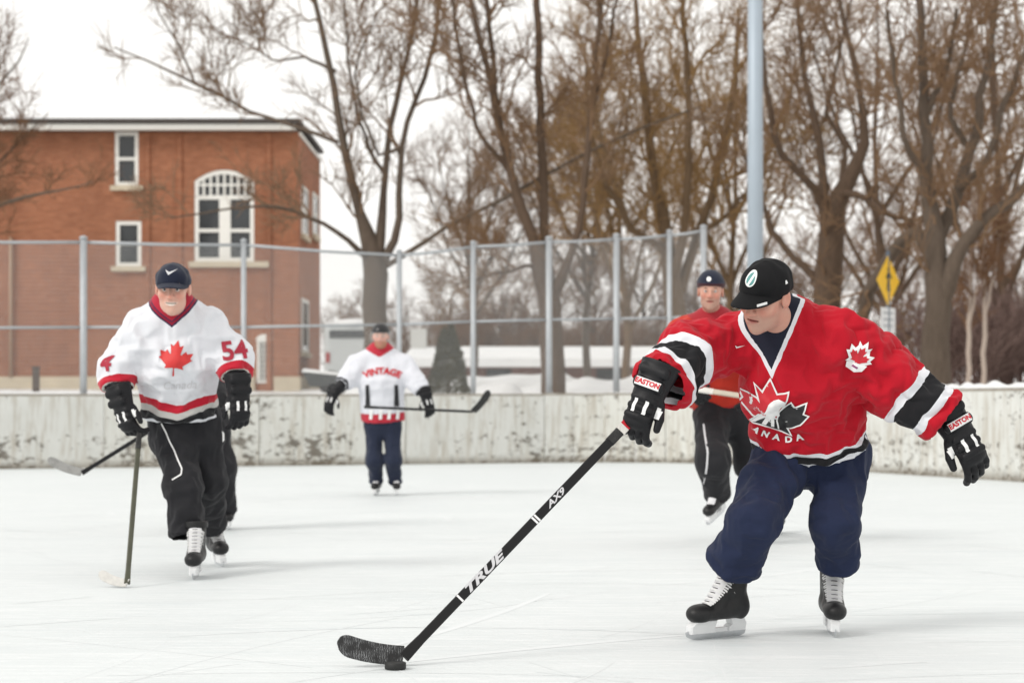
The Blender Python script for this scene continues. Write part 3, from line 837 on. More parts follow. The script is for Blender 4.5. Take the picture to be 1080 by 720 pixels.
# snow banks between the trees and the boards
for k, (px, py, D, w, hh) in enumerate(((690, 398, 43, 3.2, .42), (545, 396, 46, 2.6, .40), (528, 404, 42, .55, .26), (440, 402, 48, 2.0, .3))):
    p = P(px, py, D); z0 = gzs(p[0], D) - .1; top = p[2]
    f = ellip((p[0], D, z0), (w, 1.1, max(.25, top - z0)))
    V, Q = mesh_sdf(lambda q: np.maximum(f(q) + 0.06 * waves(q, .8, 20 + k), z0 - .05 - q[:, 2]), (p[0] - w - .3, D - 1.6, z0 - .2), (p[0] + w + .3, D + 1.6, top + .4), .07)
    tag(mesh_obj("snow_bank", V, Q, M_snow, None, loc=(p[0], D, z0)), None, None, None, "structure")

# lamp pole
M_pole = simple("blue_grey_painted_steel", (0.36, 0.42, 0.48), .45, .1, var=.06, scale=3)
DP = 36.0; pp = P(796.5, 0, DP); zg = gzs(pp[0], DP)
lp = tag(empty("lamp_pole", (pp[0], DP, zg)), "tall blue-grey steel lamp pole behind the front player", "lamp pole")
MB().tube([(pp[0], DP, zg - .2), (pp[0], DP, zg + 5), (pp[0], DP, zg + 10.5)], [.155, .142, .125], 20).build("pole", M_pole, lp, True)
MB().tube([(pp[0], DP, zg - .1), (pp[0], DP, zg + .12)], .28, 20).build("base_plate", M_pole, lp)
MB().obox((pp[0], DP, zg + 10.4), (pp[0], DP - 1.6, zg + 10.7), (1, 0, 0), .06, .05).build("arm", M_pole, lp)
MB().obox((pp[0], DP - 1.2, zg + 10.68), (pp[0], DP - 2.0, zg + 10.72), (1, 0, 0), .3, .12).build("lamp_head", M_galv, lp)

# crossing sign
DS = 37.0; sc_ = P(935, 296, DS); ya = math.radians(53)
M_yel = simple("yellow_sign_paint", (0.80, 0.47, 0.01), .45, var=.04, scale=4)
M_swhite = simple("white_sign_paint", (0.72, 0.73, 0.74), .5, var=.05, scale=4); M_black = simple("black_sign_paint", (.015, .015, .015), .5)
sx_, sy_ = A(math.cos(ya), math.sin(ya), 0), A(math.sin(ya), -math.cos(ya), 0)      # along the plate, plate normal (towards the rink)
sign = tag(empty("crossing_sign", (sc_[0] + .12, DS + .1, gzs(sc_[0], DS))), "yellow diamond crossing sign above a white plate on a post", "sign")
def plate(nm, pts, mat, y_off, th=.004):
    m = MB(); n = len(pts)
    V = [sc_ + sx_ * a + A(0, 0, b) + sy_ * (y_off + th) for a, b in pts] + [sc_ + sx_ * a + A(0, 0, b) + sy_ * y_off for a, b in pts]
    m.add(V, [tuple(range(n)), tuple(range(2 * n - 1, n - 1, -1))] + [(i, i + n, (i + 1) % n + n, (i + 1) % n) for i in range(n)]); return m.build(nm, mat, sign)
plate("warning_plate", [(0, -.47), (.47, 0), (0, .47), (-.47, 0)], M_yel, .03)
fig = [(-.03, -.2), (.0, -.05), (.05, -.2), (.09, -.19), (.045, .0), (.06, .08), (.13, .03), (.15, .06), (.06, .15), (-.03, .15), (-.10, .05), (-.07, .03), (-.03, .08), (-.035, 0), (-.075, -.19)]
plate("walking_figure", fig, M_black, .036, .003)
plate("figure_head", [(.015 + .045 * math.cos(t), .205 + .045 * math.sin(t)) for t in np.linspace(0, 6.28, 12, endpoint=False)], M_black, .036, .003)
for z0, z1 in ((-.98, -.50), (-1.56, -1.0)):
    plate("white_plate", [(-.30, z0), (.30, z0), (.30, z1), (-.30, z1)], M_swhite, .03)
    for r_ in range(3): plate("printed_line", [(-.2, z1 - .12 - r_ * .12), (.2, z1 - .12 - r_ * .12), (.2, z1 - .08 - r_ * .12), (-.2, z1 - .08 - r_ * .12)], M_galv, .035, .002)
MB().tube([(sc_[0] + .03, DS + .02, gzs(sc_[0], DS) - .2), (sc_[0] + .03, DS + .02, sc_[2] + .55)], .035, 8).build("post", simple("dark_grey_post", (.10, .13, .17), .5, .2), sign, True)
# ------------------------------------------------------------------ bare trees
def resample(pts, rad, k):
    pts, rad = np.asarray(pts, float), np.asarray(rad, float)
    s = np.concatenate([[0], np.cumsum(np.linalg.norm(np.diff(pts, axis=0), axis=1))]); t = np.linspace(0, s[-1], k)
    return np.stack([np.interp(t, s, pts[:, a]) for a in range(3)], 1), np.interp(t, s, rad)
def sprout(PP, RR, m, lens, ang, curve, k, rmax, rmin, R, t_lo=0.25, bias=None, droop=0.0):
    """children on every parent branch, all at once"""
    n, kk, _ = PP.shape
    par = np.repeat(np.arange(n), m); t = R.uniform(t_lo, 1.0, len(par)); f = t * (kk - 1); i = np.minimum(f.astype(int), kk - 2); w = (f - i)[:, None]
    pos = PP[par, i] * (1 - w) + PP[par, i + 1] * w
    tan = PP[par, i + 1] - PP[par, i]; tan /= np.maximum(np.linalg.norm(tan, axis=1), 1e-6)[:, None]
    rp = RR[par, i] * (1 - w[:, 0]) + RR[par, i + 1] * w[:, 0]
    rnd = R.normal(size=tan.shape); perp = np.cross(tan, rnd); perp /= np.maximum(np.linalg.norm(perp, axis=1), 1e-6)[:, None]
    a = R.uniform(*ang, len(par))[:, None]
    d = tan * np.cos(a) + perp * np.sin(a)
    d[:, 2] += 0.12
    if bias is not None: d = d + np.asarray(bias)
    d /= np.linalg.norm(d, axis=1)[:, None]
    L = R.uniform(*lens, len(par)) * (1.15 - 0.6 * t)
    s = np.linspace(0, 1, k)
    side = R.normal(size=d.shape) * 0.22
    up = np.zeros_like(d); up[:, 2] = R.uniform(curve[0], curve[1], len(par)) - droop
    C = pos[:, None] + L[:, None, None] * (d[:, None] * s[None, :, None] + (up + side)[:, None] * (s ** 2)[None, :, None])
    C[:, 1:] += R.normal(size=C[:, 1:].shape) * (L * 0.03)[:, None, None]
    r0 = np.clip(rp * R.uniform(0.45, 0.75, len(par)), rmin * 1.5, rmax)
    Rd = r0[:, None] * (1 - s[None]) + rmin * s[None]
    return C, Rd
def tubes(PP, RR, sides):
    n, k, _ = PP.shape
    T = np.gradient(PP, axis=1); T /= np.maximum(np.linalg.norm(T, axis=2), 1e-9)[..., None]
    ref = np.where(np.abs(T[:, :1, 2:3]) > 0.8, np.array([1., .2, 0]), np.array([.1, .2, 1.])) ; ref = np.broadcast_to(ref, T.shape)
    U = np.cross(T, ref); U /= np.maximum(np.linalg.norm(U, axis=2), 1e-9)[..., None]; W = np.cross(T, U)
    an = 2 * math.pi * np.arange(sides) / sides
    V = PP[:, :, None] + RR[:, :, None, None] * (np.cos(an)[None, None, :, None] * U[:, :, None] + np.sin(an)[None, None, :, None] * W[:, :, None])
    b = (np.arange(n)[:, None, None] * k + np.arange(k - 1)[None, :, None]) * sides; s = np.arange(sides)[None, None]; s2 = (s + 1) % sides
    Q = np.stack([b + s, b + s2, b + s2 + sides, b + s + sides], -1).reshape(-1, 4)
    return V.reshape(-1, 3), Q
def cat(parts):
    V, Q, n = [], [], 0
    for v, q in parts: V.append(v); Q.append(q + n); n += len(v)
    return np.concatenate(V), np.concatenate(Q)

def bark(name, c, var=0.45):
    m, nt, b = newmat(name); v = coords(nt, (1, 1, 0.25))
    f = noise(nt, v, 14, 6, 0.65)
    nt.links.new(mixc(nt, f, tuple(x * (1 - var) for x in c), tuple(x * (1 + var) for x in c)), b.inputs['Base Color'])
    b.inputs['Roughness'].default_value = 0.95; b.inputs['Specular IOR Level'].default_value = 0.2
    bump(nt, b, f, 0.8, 0.02); return m
M_bark = bark("grey_brown_bark", (0.115, 0.088, 0.068)); M_twig = bark("brown_twigs", (0.195, 0.128, 0.082), .25)
M_bark2 = bark("dark_bark", (0.110, 0.075, 0.053)); M_twig2 = bark("dark_twigs", (0.205, 0.128, 0.076), .25)
M_gold = bark("golden_twigs", (0.25, 0.155, 0.072), .3); M_barkg = bark("golden_bark", (0.15, 0.10, 0.06))
M_birch = bark("pale_birch_bark", (0.40, 0.33, 0.28), .3); M_purp = bark("purple_brown_twigs", (0.17, 0.115, 0.10), .3)
M_rust = bark("rust_twigs", (0.17, 0.095, 0.055), .3)

def limb(pts, D, dys=None):
    """limb given as (photo x, photo y, thickness in photo px); dys = extra distance along the limb"""
    dys = dys or [0] * len(pts)
    return ([P(x, y, D + dy) for (x, y, w), dy in zip(pts, dys)], [w * (0.36 if w < 24 else 0.45) / F * D for (x, y, w) in pts])
def tree(name, label, limbs, mats, seed, levels, cat_="tree", group=None, base=None):
    R = np.random.default_rng(seed)
    L0 = []
    for pts, rad in limbs:
        p, r = resample(pts, rad, 14); w = R.normal(size=p.shape) * np.minimum(r, 0.06)[:, None] * 0.35; w[0] = 0
        L0.append((p + w, r))
    PP = np.stack([p for p, r in L0]); RR = np.stack([r for p, r in L0])
    org = base if base is not None else tuple(PP[0, 0])
    o = tag(empty(name, org), label, cat_, group)
    cur = [(PP, RR)]
    trunk = [tubes(PP, RR, 9)]; crown = []
    pp, rr = PP, RR
    for i, lv in enumerate(levels):
        c, rd = sprout(pp, rr, lv['m'], lv['len'], lv.get('ang', (.5, 1.1)), lv.get('curve', (-.1, .35)), lv.get('k', 5), lv['r'], lv['rmin'], R, lv.get('t', .25), lv.get('bias'), lv.get('droop', 0))
        crown.append(tubes(c, rd, lv.get('s', 4)))
        if i == 0 and lv.get('self', True):
            pass
        pp, rr = c, rd
        if lv.get('both') and i == 0:
            pass
    V, Q = cat(trunk); mesh_obj("trunk", V, Q, mats[0], o)
    V, Q = cat(crown); mesh_obj("crown", V, Q, mats[1], o, smooth=False)
    return o
def LV(a, b, c, ln=(2.2, 1.1, .55), r=(.032, .016, .009), rm=(.010, .0065, .0045), **kw):
    return [dict(m=a, len=(ln[0] * .5, ln[0]), r=r[0], rmin=rm[0], k=6, s=5, **kw), dict(m=b, len=(ln[1] * .5, ln[1]), r=r[1], rmin=rm[1], k=4, s=4), dict(m=c, len=(ln[2] * .5, ln[2]), r=r[2], rmin=rm[2], k=3, s=3)]

D1 = 42.0
tree("bare_tree", "bare grey-brown tree forking low just right of the brick building", [
    limb([(396, 425, 34), (397, 340, 28), (396, 285, 30), (392, 262, 24), (380, 225, 15), (364, 150, 12), (345, 60, 9), (330, -10, 7)], D1),
    limb([(398, 300, 20), (400, 265, 17), (404, 200, 10), (412, 130, 9), (432, 50, 7), (441, -10, 6)], D1, [0, 0, .3, .6, .8, 1]),
    limb([(400, 300, 18), (410, 262, 13), (420, 240, 11), (424, 150, 8), (455, 60, 7), (465, -20, 6)], D1, [0, 0, -.2, -.5, -.8, -1]),
    limb([(392, 275, 12), (372, 258, 8), (340, 235, 6), (300, 218, 4.5), (262, 218, 3.5), (180, 230, 2)], D1, [0, -.3, -.8, -1.2, -1.5, -2]),
    limb([(408, 280, 9), (440, 260, 7), (480, 233, 6), (540, 205, 6), (600, 170, 5), (690, 130, 3.5), (740, 112, 2)], D1, [0, -.3, -.8, -1.2, -1.6, -2, -2.3]),
    limb([(356, 150, 7), (325, 138, 6), (270, 120, 5), (205, 88, 5), (165, 68, 3.5), (120, 50, 2)], D1, [0, .3, .8, 1.1, 1.4, 1.7]),
    limb([(205, 88, 4), (190, 50, 3), (165, 10, 2), (160, -20, 1.5)], D1, [1.1, 1.1, 1.2, 1.2]),
    limb([(405, 182, 7), (385, 150, 5), (368, 80, 4), (362, -10, 3)], D1, [.3, .5, .8, 1]),
    limb([(425, 155, 6), (400, 165, 5), (380, 118, 4), (374, 70, 3), (400, 10, 2)], D1, [-.5, -.6, -.8, -.9, -1]),
    limb([(354, 75, 6), (320, 60, 4), (290, 65, 3), (250, 40, 2)], D1, [0, .2, .4, .7])],
    (M_bark, M_twig), 11, LV(9, 7, 6, (1.7, .9, .5)))
D2 = 40.0
tree("bare_tree", "tall bare tree with several upright dark stems behind the fence", [
    limb([(584, 425, 30), (582, 350, 28), (577, 295, 26), (560, 250, 18), (545, 205, 14), (531, 150, 11), (512, 60, 9), (490, -20, 7)], D2),
    limb([(580, 310, 20), (574, 250, 15), (572, 200, 14), (570, 100, 12), (568, 30, 11), (566, -20, 10)], D2, [0, .3, .5, .6, .6, .7]),
    limb([(584, 310, 18), (600, 270, 12), (612, 235, 10), (621, 150, 10), (628, 70, 8), (634, -20, 7)], D2, [0, -.3, -.5, -.7, -.8, -.9]),
    limb([(540, 190, 9), (526, 120, 8), (518, 50, 8), (512, -20, 7)], D2, [0, .4, .6, .8]),
    limb([(536, 180, 8), (505, 140, 6), (488, 80, 6), (476, -10, 5)], D2, [0, -.4, -.7, -1]),
    limb([(624, 120, 7), (640, 60, 5), (652, -10, 4)], D2, [-.7, -.6, -.5]),
    limb([(575, 275, 8), (540, 285, 5), (510, 292, 4), (480, 300, 2)], D2, [0, -.3, -.6, -.8])],
    (M_bark2, M_twig2), 12, LV(11, 7, 6, (1.7, .9, .5)))
D3 = 44.0
tree("bare_tree", "bushy tree with golden-brown twigs left of the lamp pole", [
    limb([(715, 430, 30), (712, 330, 26), (705, 260, 22), (690, 190, 16), (680, 110, 12), (672, 30, 8), (668, -20, 6)], D3),
    limb([(712, 320, 18), (735, 250, 14), (755, 190, 12), (772, 110, 9), (780, 20, 6)], D3, [0, .3, .6, .9, 1.2]),
    limb([(710, 300, 16), (725, 220, 12), (728, 130, 10), (722, 40, 8), (720, -30, 6)], D3, [0, -.5, -.9, -1.1, -1.3]),
    limb([(705, 270, 12), (665, 240, 9), (640, 200, 8), (622, 140, 6), (618, 70, 4)], D3, [0, -.4, -.8, -1, -1.2]),
    limb([(718, 250, 10), (760, 235, 8), (785, 205, 6), (810, 180, 4)], D3, [0, .3, .6, 1])],
    (M_barkg, M_gold), 13, LV(10, 6, 5, (2.2, 1.2, .7), r=(.05, .022, .012), rm=(.013, .009, .006)))
D4 = 41.0
tree("bare_tree", "dark crooked bare tree just right of the lamp pole", [
    limb([(872, 430, 36), (873, 330, 34), (875, 260, 32), (884, 215, 26), (905, 170, 18), (917, 138, 14), (905, 90, 9), (890, 20, 7), (880, -20, 6)], D4),
    limb([(872, 245, 20), (868, 200, 14), (866, 150, 12), (850, 90, 9), (842, 20, 7), (838, -20, 6)], D4, [0, .3, .5, .7, .8, .9]),
    limb([(878, 230, 18), (858, 195, 12), (820, 160, 10), (808, 90, 8), (800, 10, 6)], D4, [0, -.4, -.8, -1.2, -1.5]),
    limb([(884, 205, 13), (905, 205, 10), (940, 228, 8), (965, 235, 6)], D4, [0, -.4, -.8, -1]),
    limb([(870, 300, 14), (835, 270, 10), (812, 240, 9), (800, 200, 7), (780, 150, 5)], D4, [0, .4, .8, 1, 1.2]),
    limb([(880, 225, 10), (895, 160, 8), (870, 120, 7), (885, 60, 5), (900, -10, 4)], D4, [0, .6, .9, 1.2, 1.4])],
    (M_bark2, M_twig2), 14, LV(10, 6, 5, (1.9, 1.0, .55)))
D5 = 38.0
tree("bare_tree", "large dark bare tree with pale lower trunk at the right of the sign", [
    limb([(986, 425, 40), (988, 370, 34), (988, 310, 30), (985, 250, 24), (978, 200, 22), (976, 130, 16), (972, 60, 13), (968, -20, 11)], D5),
    limb([(990, 320, 26), (1010, 265, 22), (1040, 230, 18), (1078, 200, 14), (1120, 150, 9)], D5, [0, -.2, -.4, -.6, -.8]),
    limb([(986, 260, 22), (1010, 200, 18), (1026, 150, 15), (1040, 80, 11), (1052, 0, 8)], D5, [0, .4, .7, 1, 1.3]),
    limb([(984, 275, 22), (965, 240, 16), (945, 262, 18), (920, 300, 20), (905, 345, 22)], D5, [0, .6, 1.2, 1.7, 2.2]),
    limb([(1008, 205, 14), (1040, 170, 11), (1060, 110, 9), (1085, 40, 7)], D5, [.4, -.2, -.5, -.8]),
    limb([(978, 190, 12), (955, 150, 9), (945, 90, 7), (935, 10, 6)], D5, [0, -.4, -.7, -1]),
    limb([(977, 120, 10), (1000, 70, 8), (1010, 10, 6)], D5, [0, -.3, -.6]),
    limb([(1024, 160, 10), (1000, 120, 8), (1015, 60, 6), (1030, -10, 5)], D5, [.7, 1, 1.2, 1.4])],
    (M_bark, M_twig2), 15, LV(9, 6, 5, (1.9, 1.0, .55)))
tree("bare_tree", "bare orange-brown tree reaching in from the left edge before the brick building", [
    limb([(-150, 440, 40), (-145, 330, 34), (-130, 240, 24), (-95, 150, 16), (-60, 60, 10), (-40, -20, 6)], 46.0),
    limb([(-130, 260, 14), (-80, 240, 10), (-20, 222, 7), (25, 208, 5), (70, 200, 3), (98, 192, 1.5)], 46.0, [0, -.5, -1, -1.3, -1.6, -1.9]),
    limb([(-100, 170, 10), (-50, 140, 7), (-10, 100, 4), (22, 62, 2.5), (30, 40, 1.5)], 46.0, [0, .3, .6, .9, 1.1]),
    limb([(-60, 240, 8), (-20, 190, 5), (20, 150, 3), (50, 120, 1.5)], 46.0, [0, .4, .6, .9])],
    (M_bark, M_rust), 16, LV(9, 8, 6, (1.5, .9, .5)))
for px, seed, lab in ((1021, 31, "slender pale-trunked tree, left of the close pair at far right"), (1036, 32, "slender pale-trunked tree, right of the close pair at far right")):
    tree("slender_tree", lab, [limb([(px, 425, 8), (px + 2, 350, 7), (px + 3, 290, 5), (px + (5 if seed == 31 else -8), 200, 3)], 55.0), limb([(px + 2, 340, 4), (px + 12, 290, 3), (px + 20, 240, 2)], 55.0, [0, -.3, -.5])],
         (M_birch, M_rust), seed, LV(14, 6, 5, (1.4, .8, .5)), group="pair of slender pale trees")

# far trees: three grown crowns, copied at their own places
def generic(seed, H, mats, spread=.5, dens=(8, 6, 5)):
    R = np.random.default_rng(seed); limbs = []
    base = A(0, 0, 0); top = A(R.uniform(-.5, .5), R.uniform(-.5, .5), H)
    limbs.append(([base, A(.1, 0, H * .2), (base + top) * .5 + A(R.uniform(-.4, .4), R.uniform(-.4, .4), 0), top], [H * .013, H * .011, H * .007, H * .002]))
    for k in range(9):
        a = R.uniform(0, 6.28); z0 = H * R.uniform(.12, .5); ln = H * R.uniform(.35, .55); c = A(math.cos(a), math.sin(a), 0)
        s = base + (top - base) * (z0 / H)
        limbs.append(([s, s + c * ln * spread * .45 + A(0, 0, ln * .35), s + c * ln * spread * .8 + A(0, 0, ln * .75), s + c * ln * spread + A(0, 0, ln)], [H * .007, H * .005, H * .003, H * .0012]))
    k = H / 10
    return limbs, LV(*dens, (2.3 * k, 1.3 * k, .8 * k), r=(.05 * k, .024 * k, .014 * k), rm=(.014 * k, .009 * k, .006 * k)), mats
protos = {}
def far_tree(kind, px, D, sc, rot, label, group):
    x = (px - CX) / F * D; z = gzs(x, D)
    if kind not in protos:
        limbs, lv, mats = {'dark': lambda: generic(41, 14, (M_bark2, M_twig2)), 'rust': lambda: generic(42, 12, (M_bark, M_rust), .55), 'gold': lambda: generic(43, 13, (M_barkg, M_gold), .45), 'grey': lambda: generic(44, 13, (M_bark, M_twig), .5, (10, 6, 5))}[kind]()
        o = tree("far_tree", label, limbs, mats, 50 + len(protos), lv, group=group, base=(0, 0, 0)); protos[kind] = o
    else:
        s = protos[kind]; o = s.copy(); COL.objects.link(o)
        for ch in s.children:
            c = ch.copy(); COL.objects.link(c); c.parent = o
    o["label"] = label; o["group"] = group
    o.location = (x, D, z - .1); o.scale = (sc, sc, sc); o.rotation_euler = (0, 0, rot)
    return o
for kind, px, D, sc, rot, lab, grp in (
    ('gold', 660, 70, .95, .3, "far golden-twigged tree showing above the fence's right end", "golden far trees"), ('gold', 770, 78, 1.1, 2.0, "far golden-twigged tree rising directly behind the lamp pole", "golden far trees"),
    ('dark', 935, 74, 1.1, 1.4, "far dark bare tree directly behind the yellow sign", "dark far trees at right"), ('dark', 1060, 64, 1.0, 2.2, "far dark bare tree nearest the right edge of the picture", "dark far trees at right"),
    ('grey', 500, 84, .85, .4, "shorter far grey-brown tree above the conical evergreen", "grey far trees at the centre"), ('grey', 620, 88, 1.1, 3.3, "taller far grey-brown tree behind the fence's middle posts", "grey far trees at the centre")):
    far_tree(kind, px, D, sc, rot, lab, grp)
for kind, px, D, sc, rot in (('rust', 350, 120, .42, .2), ('rust', 385, 118, .5, 1.1), ('rust', 430, 122, .48, 2.2), ('rust', 480, 120, .6, 3.3), ('rust', 530, 117, .62, 4.4), ('rust', 570, 122, .7, 5.5), ('rust', 625, 119, .7, .7), ('rust', 680, 121, .8, 1.7), ('rust', 740, 118, .8, 2.8), ('rust', 810, 120, .8, 3.9), ('rust', 880, 121, .9, 4.9), ('rust', 950, 118, .8, .9), ('rust', 1020, 120, .8, 1.9), ('rust', 1085, 122, .8, 3.1)):
    far_tree(kind, px, D, sc, rot, "low rust-brown tree in the far wood on the skyline", "rust-brown trees of the far wood")

# shrubs: fans of thin stems
def shrub_mesh(seed, H, W, mat, label):
    R = np.random.default_rng(seed); n = 44
    a = R.uniform(0, 6.28, n); r = np.sqrt(R.uniform(0, 1, n)) * W
    b = np.stack([np.cos(a) * r * .5, np.sin(a) * r * .5, np.zeros(n)], 1); t = np.stack([np.cos(a) * r, np.sin(a) * r, H * R.uniform(.6, 1, n)], 1)
    s = np.linspace(0, 1, 5)[None, :, None]; PP = b[:, None] + (t - b)[:, None] * s + R.normal(size=(n, 5, 3)) * .05 * H * s; RR = np.full((n, 5), .02) * (1 - .7 * s[..., 0])
    c1, r1 = sprout(PP, RR, 8, (.4 * H, .8 * H * .6), (.3, .9), (0, .3), 4, .014, .008, R, .2); c2, r2 = sprout(c1, r1, 5, (.2 * H, .4 * H * .6), (.3, .9), (0, .3), 3, .010, .006, R, .2)
    o = tag(empty("shrub"), label, "shrub")
    V, Q = tubes(PP, RR, 4); mesh_obj("stems", V, Q, mat, o, False)
    V, Q = cat([tubes(c1, r1, 3), tubes(c2, r2, 3)]); mesh_obj("twigs", V, Q, mat, o, False); return o
for key, mat, H, W, spots, lab, grp in (
    (61, M_purp, 2.6, 1.6, ((1005, 60), (1050, 64), (1090, 62), (1030, 72)), "low purple-brown leafless shrub behind the boards at far right", "purple-brown shrubs at right"),
    (62, M_rust, 3.6, 2.8, ((640, 117), (680, 120), (720, 116), (760, 121), (530, 118), (570, 116), (610, 121), (500, 117), (460, 118), (820, 117), (900, 119), (860, 118)), "rust-brown leafless shrub behind the long low building", "rust-brown shrubs behind the fence")):
    src = shrub_mesh(key, H, W, mat, lab)
    for i, (px, D) in enumerate(spots):
        if i == 0: o = src
        else:
            o = src.copy(); COL.objects.link(o)
            for ch in src.children: c = ch.copy(); COL.objects.link(c); c.parent = o
        x = (px - CX) / F * D; o.location = (x, D, gzs(x, D) - .1); o.rotation_euler = (0, 0, i * 1.3); k = 1 + .15 * math.sin(i * 2.1); o.scale = (k * 1.2, k * 1.2, k); o["label"] = lab; o["group"] = grp

# small cedar wrapped in dull green
R = np.random.default_rng(71); DCd = 43.0; cb_ = P(473, 418, DCd); ct = P(474, 345, DCd); H = ct[2] - cb_[2] + .35; zb = cb_[2] - .3
n = 5200; hh = R.uniform(0, 1, n) ** .8; rad = (.46 * (1 - hh) ** .75 + .03) * (.72 + .36 * np.sqrt(R.uniform(0, 1, n))); an = R.uniform(0, 6.28, n)
rad *= 1 + .12 * np.sin(an * 5 + hh * 14)
c = np.stack([cb_[0] + np.cos(an) * rad, DCd + np.sin(an) * rad, zb + hh * H], 1)
up = unit(A(0, 0, 1)); d = np.stack([np.cos(an) * .5, np.sin(an) * .5, np.ones(n)], 1) + R.normal(size=(n, 3)) * .35; d /= np.linalg.norm(d, axis=1)[:, None]
sd = np.cross(d, R.normal(size=(n, 3))); sd /= np.linalg.norm(sd, axis=1)[:, None]; ln = R.uniform(.05, .10, n)[:, None]; wd = R.uniform(.012, .022, n)[:, None]
V = np.stack([c - sd * wd, c + sd * wd, c + d * ln + sd * wd * .4, c + d * ln - sd * wd * .4], 1).reshape(-1, 3); Q = np.arange(4 * n).reshape(-1, 4)
cd = tag(empty("conical_evergreen", (cb_[0], DCd, zb)), "small dark conical evergreen behind the boards right of the far player", "evergreen")
MB().tube([(cb_[0], DCd, zb - .1), (cb_[0], DCd, zb + H * .9)], [.06, .01], 7).build("trunk", M_bark2, cd)
mesh_obj("crown", V, Q, bark("dull_cedar_green", (.095, .088, .050), .35), cd, False)
# ------------------------------------------------------------------ players
RED = (0.43, 0.004, 0.016); WHT = (0.70, 0.71, 0.75); BLK = (0.010, 0.010, 0.012); NAVY = (0.014, 0.021, 0.054); ORG = (0.46, 0.030, 0.016)
M_blackc = fabric("black_glove_leather", BLK, rough=.5, sheen=.0, var=.4); M_printw = simple("white_print", (.80, .80, .80), .6, var=.04); M_printr = simple("red_print", (.55, .012, .025), .6, var=.05)
M_printk = simple("black_print", BLK, .6); M_printg = simple("grey_print", (.58, .58, .60), .7, var=.1)
M_boot = simple("black_boot_leather", (.011, .011, .012), .45, var=.5, scale=45, bmp=.2, spec=.35); M_bootw = simple("white_boot_trim", (.70, .70, .72), .55, var=.08, scale=30)
M_steel = simple("polished_steel", (.62, .63, .65), .22, 1.0, var=.05); M_holder = simple("white_plastic", (.72, .73, .74), .35, var=.04)
M_lace = simple("white_laces", (.74, .74, .74), .85, var=.08, scale=60); M_yell = simple("yellow_trim", (.62, .55, .03), .6)

def framem(x, z):
    x = unit(x); z = np.asarray(z, float); z = unit(z - x * (z @ x)); return np.stack([x, np.cross(z, x), z], 1)     # columns X, Y, Z

